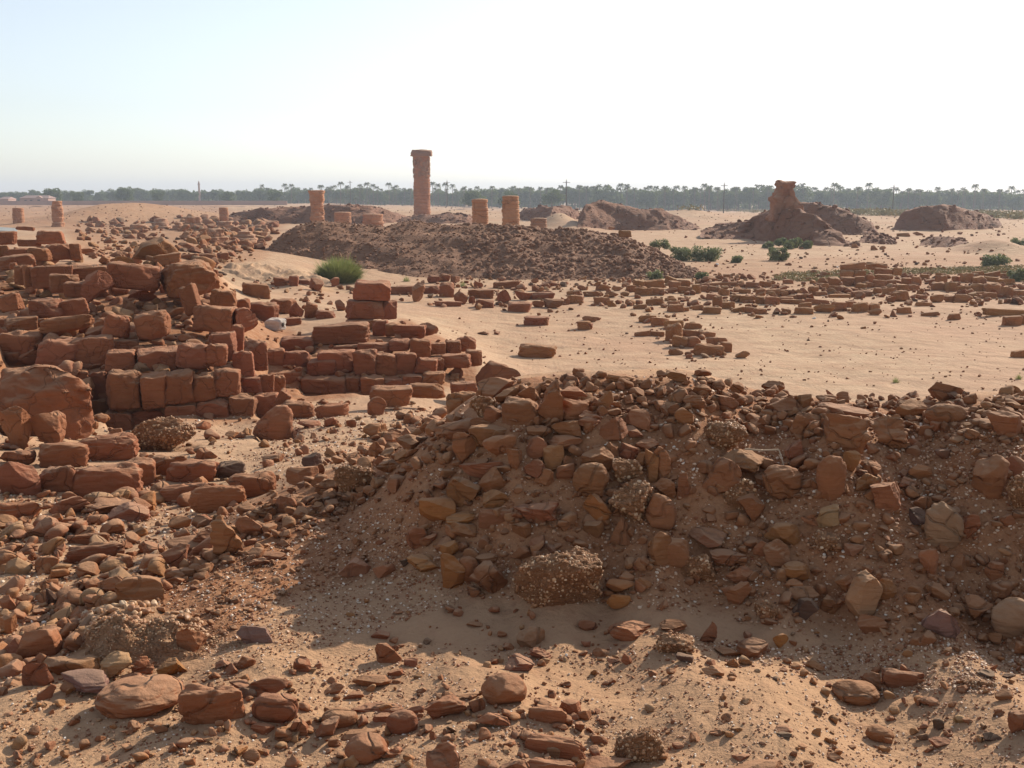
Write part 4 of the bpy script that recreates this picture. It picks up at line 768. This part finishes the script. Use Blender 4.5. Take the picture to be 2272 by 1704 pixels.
def tree_proto(kind, seed):
    rg = random.Random(seed)
    if kind == 'palm':
        h = 15.5; V, Fq = tube([(0, 0, -1), (.1, 0, 4), (.3, .1, 9), (.45, .1, h)], [.3, .24, .22, .2]); tr = mk_mesh('trunk', V, Fq)
        C, U, W = [], [], []
        for k in range(46):
            a = rg.uniform(0, 6.283); e = rg.uniform(-.7, 1.15); L = rg.uniform(2.2, 3.1); dx, dy = math.cos(a), math.sin(a)
            for j in range(6):
                f = (j + .5) / 6; r = L * f; z = h + r * math.sin(e) - .22 * r * r * .75
                C.append((.45 + dx * r * max(.3, math.cos(e)), .1 + dy * r * max(.3, math.cos(e)), z)); U.append((dx * L / 11, dy * L / 11, .05 - .12 * f)); W.append((-dy * .28 * (1.2 - f), dx * .28 * (1.2 - f), -.12))
        V, Fq = quads(np.array(C), np.array(U), np.array(W)); cr = mk_mesh('crown', V, Fq, False)
    else:
        h = rg.uniform(6.2, 8); V, Fq = tube([(0, 0, -1), (.1, 0, 2), (-.1, .2, h * .6)], [.35, .28, .12]); tr = mk_mesh('trunk', V, Fq)
        lobes = [(rg.uniform(-2.6, 2.6), rg.uniform(-2.2, 2.2), h * rg.uniform(.35, .85), rg.uniform(1.1, 2.1)) for _ in range(13)]
        V, Fq = leafcloud(2600, lobes, .24, seed); cr = mk_mesh('crown', V, Fq, False)
    tr.materials.append(M_BARK); cr.materials.append(M_FROND if kind == 'palm' else M_LEAF); return tr, cr
PALM = [tree_proto('palm', s) for s in (1, 2, 3)]; BUSHY = [tree_proto('bushy', s) for s in (4, 5, 6, 7, 8)]
TREES = []
def tree(kind, x, ytop, Y, seed):
    rg = random.Random(seed); X = (x * KD - CX) / F * Y; zg = float(H(np.array([X]), np.array([float(Y)]))[0]); zt = atd(x, ytop, Y)[2]
    tr, cr = (PALM if kind == 'palm' else BUSHY)[rg.randrange(3 if kind == 'palm' else 5)]; top_ = max(v.co.z for v in cr.vertices) if cr.name not in TOPZ else TOPZ[cr.name]; TOPZ[cr.name] = top_
    s = (zt - zg) / top_; root = empty('palm_tree' if kind == 'palm' else 'leafy_tree', (X, Y, zg))
    root.scale = (s * rg.uniform(.9, 1.25) if kind != 'palm' else s, s, s); root.rotation_euler = (0, 0, rg.uniform(0, 6.28))
    for nm, me in (('trunk', tr), ('crown', cr)):
        o = bpy.data.objects.new(nm, me); COL.objects.link(o); o.parent = root
    TREES.append((root, kind, x, ytop, Y)); return root
TOPZ = {}
rg = random.Random(77)
def skyline(x):       # general top of the wood, in pixels of the 2212 frame
    return np.interp(x, [0, 120, 280, 330, 420, 560, 700, 880, 1060, 1300, 1500, 1660, 1760, 2000, 2212], [406, 410, 405, 403, 404, 405, 402, 404, 404, 400, 404, 400, 402, 409, 410])
def ydist(x): return np.interp(x, [0, 500, 900, 1200, 2212], [430, 430, 420, 400, 400])
x = 6.0; k = 0
while x < 2212:
    tree('bushy', x, skyline(x) + rg.uniform(0, 9), ydist(x) + rg.uniform(-12, 25), k); k += 1; x += rg.uniform(15, 27)
for (px, py) in ((575, 395), (622, 393), (636, 394), (722, 398), (741, 389), (757, 397), (782, 394), (797, 390), (812, 394), (845, 391), (859, 396), (700, 396), (820, 399), (936, 389), (949, 393), (966, 391), (980, 394), (1005, 399), (1063, 398), (1336, 392), (1352, 394), (1400, 397), (1455, 397), (1472, 398), (1517, 393), (1525, 397), (1580, 400), (1695, 392), (1723, 392), (1790, 391), (1800, 396), (1863, 391), (1880, 401), (1905, 404), (2010, 400), (2066, 401), (2089, 394), (2110, 404), (2142, 405), (2169, 398), (2196, 405), (1650, 397), (1620, 402), (1840, 400), (1950, 404), (1970, 405), (1545, 401), (1430, 400), (1250, 398), (1285, 398), (1310, 396), (1120, 402), (1145, 400), (1180, 402)):
    tree('palm', px, py + 3, ydist(px) - 15 + rg.uniform(-10, 20), int(px))
x = 560.0
while x < 2212:
    tree('palm', x, skyline(x) + rg.uniform(-3, 5), ydist(x) + rg.uniform(-10, 25), int(x * 3)); x += rg.uniform(11, 26)
for (px, py, Y) in ((124, 405, 330), (1025, 408, 300), (1100, 410, 290), (1190, 408, 310), (180, 412, 340), (280, 402, 350), (600, 410, 340), (350, 410, 350), (500, 412, 350)):
    tree('bushy', px, py, Y, int(px) + 3)
# far wood behind, one mass
rng = np.random.default_rng(9); L = []
for i in range(1200):
    xx = rng.uniform(-60, 2270); Y = ydist(xx) + rng.uniform(28, 90); X = (xx * KD - CX) / F * Y
    zt = atd(0, skyline(xx) + rng.uniform(0, 8), Y)[2]; zg = float(H(np.array([X]), np.array([Y]))[0]); r = rng.uniform(1.6, 2.9); L.append((X, Y, zg + (zt - zg - r) * rng.uniform(0, 1), r))
V, Fq = leafcloud(95000, L, .55, 11); tag(put('far_wood', mk_mesh('far_wood', V, Fq, False), M_LEAF), 'hazy belt of distant dense woodland along the horizon', 'woodland', None, 'stuff')
def lowveg(poly, n_, name, mat, hh, seed, label):
    P, S = scatter(poly, n_, 3, 6, 1.5, seed); rng = np.random.default_rng(seed); m = len(P); C = np.repeat(P, 9, 0); w_ = hh
    C = C + rng.normal(0, w_ * .5, C.shape) * np.array([1, 1, .35]); C[:, 2] += w_ * .3
    a = rng.normal(0, 1, C.shape); a /= np.linalg.norm(a, axis=1)[:, None]; b = np.cross(a, rng.normal(0, 1, C.shape)); b /= np.linalg.norm(b, axis=1)[:, None]; s = w_ * .22
    V, Fq = quads(C, a * s, b * s * .4); return tag(put(name, mk_mesh(name, V, Fq, False), mat), label, name.replace('_', ' '), None, 'stuff')
lowveg([(1700, 590), (2212, 575), (2212, 598), (1980, 592), (1800, 612), (1660, 605)], 1100, 'dry_grass', M_GRASS, .16, 71, 'thin dry grass on the ground behind the broken walls')
lowveg([(1000, 438), (1200, 436), (1700, 452), (2212, 462), (2212, 474), (1700, 462), (1200, 444), (1000, 444)], 1600, 'scrub', M_GRASS, .9, 72, 'pale scrub along the foot of the distant trees')
def bush(x, y0, y1, wpx, label, n_=2600, mat=None, blade=True, Y=None, seed=0, group=None):
    mat = mat or M_BUSH
    if Y is None: Y = float(hit([x * KD], [(y1 - 3) * KD])[0][0])
    s = tt(y1 * KD, Y) / F * KD; h = (y1 - y0) * s; rw = wpx / 2 * s; p = atd(x, y1, Y); rng = np.random.default_rng(seed + int(x))
    if blade:
        a = rng.uniform(0, 6.283, n_); rr = rng.random(n_) ** .5; B = np.stack([np.cos(a) * rr * rw * .45, np.sin(a) * rr * rw * .35, np.zeros(n_)], 1)
        tp = np.stack([np.cos(a) * rr * rw, np.sin(a) * rr * rw * .8, h * np.sqrt(np.maximum(.05, 1 - rr ** 2 * .8)) * rng.uniform(.4, 1.2, n_)], 1) + rng.normal(0, .11 * rw, (n_, 3))
        VV = []; sd_ = np.stack([-np.sin(a + rng.uniform(-1, 1, n_)), np.cos(a), np.zeros(n_)], 1) * (rw * .011)
        md = (B + tp) / 2 + np.array([0, 0, 1]) * (h * .08); V = np.stack([B - sd_, B + sd_, md + sd_, md - sd_, tp], 1).reshape(-1, 3)
        i0 = np.arange(n_)[:, None] * 5; Fq = np.concatenate([i0 + [[0, 1, 2]], i0 + [[0, 2, 3]], i0 + [[3, 2, 4]]]); me = mk_mesh('stems', V, Fq, False)
        tw, tf = leafcloud(n_ * 2, [(0, 0, h * .45, min(rw, h * 1.2) * .8)], rw * .02, 3); V2 = tp[rng.integers(0, n_, n_ * 2)] * rng.uniform(.6, 1.0, (n_ * 2, 1))
    else:
        lobes = [(rng.uniform(-.65, .65) * rw, rng.uniform(-.5, .5) * rw, h * rng.uniform(.1, .7), min(h * .42, rw * .5) * rng.uniform(.6, 1)) for _ in range(16)]
        V, Fq = leafcloud(n_, lobes, max(.035, rw * .035), int(x)); me = mk_mesh('foliage', V, Fq, False)
    V, tf = tube([(0, 0, -.1), (.02, 0, h * .3)], [rw * .05, rw * .03]); root = empty('bush', (p[0], Y, p[2]), label, 'bush', group)
    put('foliage', me, mat, root); put('stem', mk_mesh('stem', V, tf), M_BARK, root); return root
bush(733, 562, 612, 122, 'bright green feathery bush at the left foot of the long rubble mound', 5200, seed=2)
bush(1475, 528, 566, 62, 'grey-green shrub at the right end of the rubble mound, left one of a pair', 3000, M_SHRUB, False)
bush(1527, 527, 567, 66, 'dense dark green shrub, right one of the pair beside the rubble mound', 3600, M_SHRUB, False)
bush(1424, 515, 540, 50, 'dim grey-green shrub behind the end slope of the rubble mound', 1600, M_SHRUB, False, Y=52)
bush(1592, 550, 570, 32, 'small low shrub right of the dense pair', 1200, M_SHRUB, False)
bush(1700, 512, 540, 130, 'wide flat spreading dark shrub below the crumbling pillar', 5200, M_SHRUB, False, Y=66)
bush(1682, 527, 566, 48, 'upright green shrub in front of the wide spreading one', 2600, M_SHRUB, False)
bush(1412, 580, 606, 44, 'thin wispy shrub at the front foot of the rubble mound', 700, M_SHRUB, False)
bush(1515, 585, 606, 32, 'small round dark shrub near the blocks at the mound\'s right foot', 1100, M_SHRUB, False)
bush(2150, 538, 578, 64, 'dark shrub growing on the low sandy hummock near the right edge', 2800, M_SHRUB, False)
bush(2203, 512, 532, 50, 'shrub cut by the right frame edge on the sand slope', 1500, M_SHRUB, False, Y=70)
bush(2200, 572, 610, 50, 'green shrub overhanging the broken wall at the right edge', 1600, M_SHRUB, False)
for x_, y_, lb in ((878, 611, 'small leafy seedling left of the standing stone'), (1000, 622, 'small leafy seedling growing between the tumbled blocks'), (1935, 829, 'tiny green weed alone on the bare sand court'), (2200, 822, 'green sprig beside the grey slab at the right edge'), (1825, 600, 'sparse pale stalks beside the stepped wall')):
    bush(x_, y_ - 16, y_, 22, lb, 260, M_BUSH, True, group=None)

# ------------------------------------------------------------------ poles, house, tower, awning, litter
def boxv(cx, cy, cz, sx, sy, sz):
    V, Fq = CUB[3]; return V * np.array([sx / 2, sy / 2, sz / 2]) + np.array([cx, cy, cz]), Fq
def pole(x, y0, y1, Y, label):
    p = atd(x, y1, Y); h = atd(x, y0, Y)[2] - p[2]; root = empty('utility_pole', p, label, 'utility pole', 'utility poles crossing the plain')
    V, Fq = tube([(0, 0, -1), (0, 0, h)], [.11, .09]); put('post', mk_mesh('post', V, Fq), M_POLE, root)
    V, Fq = boxv(0, 0, h - .35, 1.3, .08, .08); put('crossarm', mk_mesh('crossarm', V, Fq, False), M_POLE, root)
    V, Fq = tube([(0, 0, h), (0, 0, h + .3)], [.06, .05]); put('insulator', mk_mesh('insulator', V, Fq), M_WHITE, root)
pole(966, 391, 435, 250, 'utility pole just right of the tallest column'); pole(1223, 390, 445, 200, 'utility pole rising above the small conical sand heap')
pole(1563, 397, 450, 215, 'utility pole on the open plain left of the crumbling pillar'); pole(1928, 401, 456, 205, 'utility pole between the pillar ruin and the domed mound')
pole(757, 391, 430, 290, 'distant utility pole among the palms left of the tallest column')
def house(x0, x1, y0, y1, Y, label, gable):
    p = atd((x0 + x1) / 2, y1, Y); wd = (x1 - x0) * KD / F * Y; h = atd(0, y0, Y)[2] - p[2]; root = empty('house', p, label, 'house')
    V, Fq = boxv(0, 2, h * .35, wd, 5, h * .7); put('wall', mk_mesh('wall', V, Fq, False), M_HOUSE, root)
    V = np.array([(-.53, -.8, .68), (.53, -.8, .68), (.53, 5, .68), (-.53, 5, .68), (-.4, 2, 1), (.4, 2, 1)]) * np.array([wd, 1, h])
    bm = bmesh.new(); vs = [bm.verts.new(v) for v in V]
    for f in ((0, 1, 5, 4), (1, 2, 5), (2, 3, 4, 5), (3, 0, 4), (3, 2, 1, 0)): bm.faces.new([vs[k] for k in f])
    me = bpy.data.meshes.new('roof'); bm.to_mesh(me); bm.free(); put('roof', me, M_HROOF, root)
    for fx in ((-.3, -.1, .3) if gable else (-.3, 0, .3)):
        V, Fq = boxv(fx * wd, -.53, h * .35, wd * .08, .1, h * .25); put('window', mk_mesh('window', V, Fq, False), M_DARKW, root)
    if gable:
        V = np.array([(.02, -.9, .0), (.36, -.9, .0), (.36, -.9, .6), (.19, -.9, .95), (.02, -.9, .6)]) * np.array([wd, 1, h]); V2 = V + np.array([0, 1.2, 0])
        bm = bmesh.new(); a = [bm.verts.new(v) for v in V]; b = [bm.verts.new(v) for v in V2]; bm.faces.new(a); bm.faces.new(b[::-1])
        for k in range(5): bm.faces.new([a[k], b[k], b[(k + 1) % 5], a[(k + 1) % 5]])
        bmesh.ops.recalc_face_normals(bm, faces=bm.faces[:]); me = bpy.data.meshes.new('gable'); bm.to_mesh(me); bm.free(); put('gable', me, M_HOUSE, root)
        V, Fq = boxv(.19 * wd, -.93, h * .35, wd * .1, .08, h * .35); put('window', mk_mesh('window', V, Fq, False), M_DARKW, root)
house(46, 106, 422, 441, 300, 'hazy pinkish house with a gabled porch before the trees at left', True)
house(0, 20, 425, 441, 310, 'small house cut by the left frame edge', False)
V, Fq = boxv(0, 0, 0, 1, 1, 1); p0 = atd(0, 441, 285); p1 = atd(620, 441, 285)
tag(put('boundary_wall', mk_mesh('boundary_wall', V * np.array([p1[0] - p0[0], .3, 1.1]), Fq, False), M_HOUSE, None, ((p0[0] + p1[0]) / 2, 285, p0[2] + .3)), 'long low reddish boundary wall in front of the far trees at left', 'wall')
p = atd(430, 408, 440); h = atd(0, 390, 440)[2] - p[2]; root = empty('minaret', p, 'slender distant minaret rising over the treetops at left', 'minaret')
V, Fq = tube([(0, 0, -8), (0, 0, h * .75)], [.42, .38], 10); put('shaft', mk_mesh('shaft', V, Fq), M_HOUSE, root)
V, Fq = tube([(0, 0, h * .5), (0, 0, h * .52), (0, 0, h * .56), (0, 0, h * .57)], [.3, .62, .62, .3], 10); put('balcony', mk_mesh('balcony', V, Fq), M_HOUSE, root)
V, Fq = tube([(0, 0, h * .75), (0, 0, h)], [.3, .03], 10); put('spire', mk_mesh('spire', V, Fq), M_HOUSE, root)
# grey awning at left edge
pA = [atd(-30, 488, 45), atd(38, 493, 44), atd(36, 500, 42), atd(-30, 496, 41)]
bm = bmesh.new(); a = [bm.verts.new(v) for v in pA]; b = [bm.verts.new((v[0], v[1], v[2] - .06)) for v in pA]; bm.faces.new(a[::-1]); bm.faces.new(b)
for k in range(4): bm.faces.new([a[k], a[(k + 1) % 4], b[(k + 1) % 4], b[k]])
bmesh.ops.recalc_face_normals(bm, faces=bm.faces[:]); me = bpy.data.meshes.new('roof_sheet'); bm.to_mesh(me); bm.free()
root = empty('awning_shelter', (0, 0, 0), 'low grey shelter with a flat sheet roof at the left edge', 'shelter'); put('roof_sheet', me, M_GREY, root)
for px_ in (-24, 30):
    q0 = atd(px_, 520, 42.5); q1 = atd(px_, 497, 42.5); V, Fq = tube([(q0[0], q0[1], q0[2]), (q0[0], q0[1], q1[2])], [.05, .05]); put('post', mk_mesh('post', V, Fq), M_GREY, root)
V, Fq = boxv(*atd(8, 508, 43.5), 1.0, .08, .42); put('side_sheet', mk_mesh('side_sheet', V, Fq, False), M_GREY, root)
def litter(x, y, wpx, label, seed):
    Y = float(hit([x * KD], [y * KD])[0][0]); s = wpx * KD / F * Y; V, Fc = rock_v(seed, 3, 9, .9, 2.5); p = atd(x, y, Y)
    tag(put('plastic_scrap', mk_mesh('plastic_scrap', V * np.array([s, s * .6, s * .6]), Fc), M_WHITE, None, (p[0], Y, p[2] + s * .2)), label, 'litter', 'white litter scraps')
for i_, (x, y, wd, lb) in enumerate(((1809, 578, 6, 'white scrap stuck in the dry grass left of the stepped wall'), (1746, 596, 6, 'white scrap near the low stones further left in the grass'), (2152, 556, 8, 'white scrap lying on the shrubby hummock'), (2085, 581, 7, 'white scrap on the grass strip before the hummock'),
                                    (1758, 689, 9, 'pale scrap on the sand in front of the broken walls'), (1549, 572, 7, 'white scrap in the sand beneath the dense dark shrub'), (1413, 601, 9, 'pale scrap beside the wispy shrub'), (1290, 817, 8, 'pale speck of litter just beyond the bank crest'), (880, 833, 9, 'white sliver between two blocks by the low wall'))):
    litter(x, y, wd, lb, 800 + i_)
def stick(pts, rad, label):
    P = [at(*p) for p in pts]; bm = bmesh.new(); vs = [bm.verts.new(p) for p in P]
    for a_, b_ in zip(vs[:-1], vs[1:]): bm.edges.new((a_, b_))
    me = bpy.data.meshes.new('twig'); bm.to_mesh(me); bm.free(); o = put('twig', me, M_TWIG)
    sk = o.modifiers.new('skin', 'SKIN')
    for v in me.skin_vertices[0].data: v.radius = (rad, rad)
    tag(o, label, 'twig')
def gpx(x, y): ox, oy, s = REG['G']; return ox + x * s, oy + y * s
Yt = float(hit([gpx(860, 640)[0]], [gpx(860, 640)[1]])[0][0])
stick([(*gpx(862, 655), Yt - .1), (*gpx(848, 600), Yt - .08), (*gpx(832, 552), Yt - .05)], .0022, 'short bleached twig standing upright between rocks on the bank')
stick([(*gpx(640, 548), Yt - .02), (*gpx(740, 556), Yt - .04), (*gpx(830, 552), Yt - .05)], .003, 'long pale twig lying flat across the upper bank')

# ------------------------------------------------------------------ labels that single things out
LM = []
def lm(reg, x, y, phrase, objx=None):
    ox, oy, s = REG[reg]; X, Y = ox + x * s, oy + y * s
    best = min((t for t in TH if t[7] is None or True), key=lambda t: (t[2] - X) ** 2 + (t[3] - Y) ** 2); LM.append((best[0], best[2], best[3], phrase))
LABELED = {}
for reg, x, y, ph in (('A', 806, 1430, 'largest front block of the lower left wall'), ('A', 860, 705, 'large tilted block atop the left ruin'), ('A', 1010, 540, 'big dark boulder topping the left ruin'), ('A', 1655, 800, 'lone squared block on the sand behind the left ruin'),
                      ('A', 135, 1180, 'wide flat-faced block at the left edge'), ('A', 1380, 980, 'jutting block on the left ruin\'s right shoulder'), ('B', 772, 1000, 'top block of the two-block stack'), ('B', 565, 1280, 'long rectangular block lying on the low wall'),
                      ('B', 725, 1470, 'upright block mid-row in the low wall'), ('B', 1318, 1455, 'oblong block at the low wall\'s right end'), ('B', 1072, 1020, 'pointed standing stone'), ('B', 1835, 1200, 'lone oblong block on the sand court'), ('B', 1840, 1395, 'trapezoid stone on the sand court'),
                      ('B', 1725, 1110, 'block at the left end of the court\'s scattered blocks'), ('C', 536, 1180, 'square block near the mound\'s right foot'), ('C', 990, 1030, 'broad block on the central heap'), ('C', 1498, 1260, 'front oblong block before the central heap'), ('C', 1165, 1460, 'tall rounded stone at the bend of the broken low wall'),
                      ('C', 1330, 1395, 'flat block beside the bent low wall'), ('C', 2030, 1105, 'upper front block of the small square pile'), ('D', 710, 875, 'topmost block of the stepped wall'), ('D', 600, 1080, 'long block at the foot of the stepped wall'), ('D', 1160, 1260, 'lone brick-shaped block on the right sand'),
                      ('D', 1595, 1315, 'wedge-shaped stone on the right sand'), ('D', 2100, 1350, 'large block below the grey slab at right edge'), ('D', 1935, 1065, 'wide block in the far right wall'), ('D', 1485, 995, 'rounded block at the far right wall\'s left end'),
                      ('E', 285, 270, 'huge cracked slab at the left edge'), ('E', 695, 790, 'big concave-topped block in the left foreground'), ('E', 1790, 420, 'tall leaning boulder on the sand by the wall'), ('E', 1400, 890, 'smooth triangular-faced block in the left foreground'), ('E', 615, 1245, 'low broken block on the pebbly ground'),
                      ('E', 905, 1495, 'lozenge-shaped rock in the left foreground'), ('F', 490, 285, 'faceted fallen block below the low wall'), ('F', 1320, 395, 'big squared boulder on the bank crest'), ('F', 1505, 345, 'tall upright boulder on the bank crest'), ('F', 1780, 830, 'round smooth boulder in the bank face'),
                      ('F', 2040, 960, 'pebble-studded boulder in the bank face'), ('F', 1172, 1070, 'flat-topped block under a smaller one in the bank'), ('F', 1565, 1475, 'large pebbly conglomerate boulder at the bank foot'), ('F', 1120, 1470, 'wedge rock at the bank foot'), ('G', 848, 740, 'round boulder below the upright twig'),
                      ('G', 1220, 460, 'ridged triangular boulder on the right bank'), ('G', 1445, 455, 'grooved boulder beside the ridged triangular one'), ('G', 1760, 990, 'pale rounded boulder on the right bank'), ('G', 1310, 1380, 'pointed triangular rock low on the right bank'), ('G', 2130, 1500, 'pale boulder at the lower right edge'),
                      ('G', 210, 1130, 'squat block low in the bank\'s centre'), ('G', 2020, 710, 'large tilted boulder high on the right bank'), ('G', 170, 910, 'egg-shaped boulder in the bank\'s middle'), ('G', 1775, 225, 'big rock on the bank\'s far right crest'), ('H', 1370, 1060, 'largest layered boulder in the lower left foreground'),
                      ('H', 905, 1010, 'long humped boulder in the lower left foreground'), ('H', 470, 845, 'peaked brown boulder at lower left'), ('I', 1217, 970, 'smooth upright boulder on the front sand'), ('I', 330, 1350, 'smooth boulder at the bottom edge'),
                      ('I', 835, 1080, 'ragged rock left of the smooth upright boulder'), ('I', 1540, 1330, 'flat layered block at the bottom edge'), ('I', 2090, 1320, 'knobbly pebble-covered lump at the bottom edge'), ('I', 1390, 630, 'small peaked rock in the sand below the bank'), ('J', 1265, 860, 'oval boulder casting a round shadow at lower right'),
                      ('J', 1400, 1090, 'smaller oval rock under the oval boulder\'s shadow'), ('J', 680, 610, 'wedge-shaped red rock below the bank'), ('J', 1535, 780, 'long tilted rock at lower right')):
    lm(reg, x, y, ph)
lmset = {}
for o, x, y, ph in LM:
    if o.name in lmset: continue
    lmset[o.name] = ph; o['label'] = ph if len(ph.split()) > 3 else ph + ' among the ruins'
LMU = [(o, x, y, ph) for o, x, y, ph in LM if lmset.get(o.name) == ph]
ORD = ['nearest', 'second nearest', 'third nearest', 'fourth nearest', 'fifth nearest', 'sixth nearest', 'seventh nearest', 'eighth nearest', 'ninth nearest', 'tenth nearest', 'eleventh nearest', 'twelfth nearest'] + ['%dth nearest' % k for k in range(13, 80)]
def sector(dx, dy):
    a = math.degrees(math.atan2(-dy, dx)) % 360
    return ['right of', 'above', 'left of', 'below'][int(((a + 45) % 360) // 90)]
taken = set()
for t in TH:
    o, cat, x, y, w_, h_, shp, d = t
    if d is None: continue
    o['category'] = cat; o['group'] = {'stone block': 'sandstone blocks of the ruins', 'rock': 'loose rocks', 'boulder': 'conglomerate boulders', 'rock slab': 'rock slabs'}[cat]
    if o.name in lmset: continue
    cands = sorted(LMU, key=lambda l: (l[1] - x) ** 2 + (l[2] - y) ** 2)
    for l in cands:
        sc = sector(x - l[1], y - l[2]); dd = (l[1] - x) ** 2 + (l[2] - y) ** 2
        rk = sum(1 for u in TH if u[1] == cat and u[0] is not o and u[0] is not l[0] and sector(u[2] - l[1], u[3] - l[2]) == sc and (u[2] - l[1]) ** 2 + (u[3] - l[2]) ** 2 < dd)
        lab = '%s %s %s, %s %s the %s' % (shp, CNAME[d['c']], cat, ORD[rk].replace(' nearest', '-nearest') if rk else 'nearest', sc, l[3])
        if len(lab.split()) >= 4 and len(lab.replace('-', ' ').split()) <= 17 and len(lab.split()) <= 16 and lab not in taken: break
    taken.add(lab); o['label'] = lab
tp = sorted([t for t in TREES if t[1] == 'palm'], key=lambda t: t[2]); tb = sorted([t for t in TREES if t[1] != 'palm'], key=lambda t: t[2])
FARL = [(0, 'left frame edge'), (75, 'gabled house'), (127, 'leaning eroded column'), (280, 'sand dune'), (430, 'minaret'), (575, 'ruin bank'), (686, 'short thick column'), (806, 'low broad column base'), (912, 'tallest column'), (1037, 'left squat stump'), (1103, 'right squat stump'), (1223, 'pole above the sand heap'), (1330, 'reddish ruin mound'), (1450, 'reddish mound right tail'), (1563, 'third plain pole'), (1695, 'crumbling pillar'), (1760, 'mound behind the pillar'), (1840, 'right slope behind the pillar'), (1928, 'domed mound pole'), (1985, 'domed mound left end'), (2045, 'domed mound top'), (2110, 'domed mound right end'), (2212, 'right frame edge')]
def ordn(k): return ['first', 'second', 'third', 'fourth', 'fifth', 'sixth', 'seventh', 'eighth', 'ninth', 'tenth', 'eleventh', 'twelfth', 'thirteenth', 'fourteenth', 'fifteenth', 'sixteenth', 'seventeenth', 'eighteenth', 'nineteenth', 'twentieth'][min(k, 19)]
for lst, nm in ((tp, 'tall palm'), (tb, 'rounded leafy tree')):
    for root, kind, x, yt, Y in lst:
        j = max(k for k, f in enumerate(FARL) if f[0] <= x); k = sum(1 for q_ in lst if FARL[j][0] <= q_[2] < x)
        root['label'] = 'hazy distant %s, %s one rightward from the %s' % (nm, ordn(k), FARL[j][1]); root['category'] = 'palm tree' if kind == 'palm' else 'tree'; root['group'] = 'palms on the horizon' if kind == 'palm' else 'leafy trees on the horizon'

# ------------------------------------------------------------------ haze: real air round the whole scene
if True:
    m = bpy.data.materials.new('haze_air'); m.use_nodes = True; t = m.node_tree; t.nodes.clear()
    out = t.nodes.new('ShaderNodeOutputMaterial'); pv = t.nodes.new('ShaderNodeVolumePrincipled'); pv.inputs['Color'].default_value = (.80, .88, 1, 1)
    pv.inputs['Density'].default_value = .00062; pv.inputs['Anisotropy'].default_value = .15; t.links.new(pv.outputs[0], out.inputs['Volume'])
    V, Fq = CUB[3]; zlo, zhi = float(ZG.min()) - 1.5, 26.0
    hz = put('haze', mk_mesh('haze', V * np.array([3100, 1320, (zhi - zlo) / 2]) + np.array([0, 1290, (zhi + zlo) / 2]), Fq, False), m); tag(hz, kind='stuff')
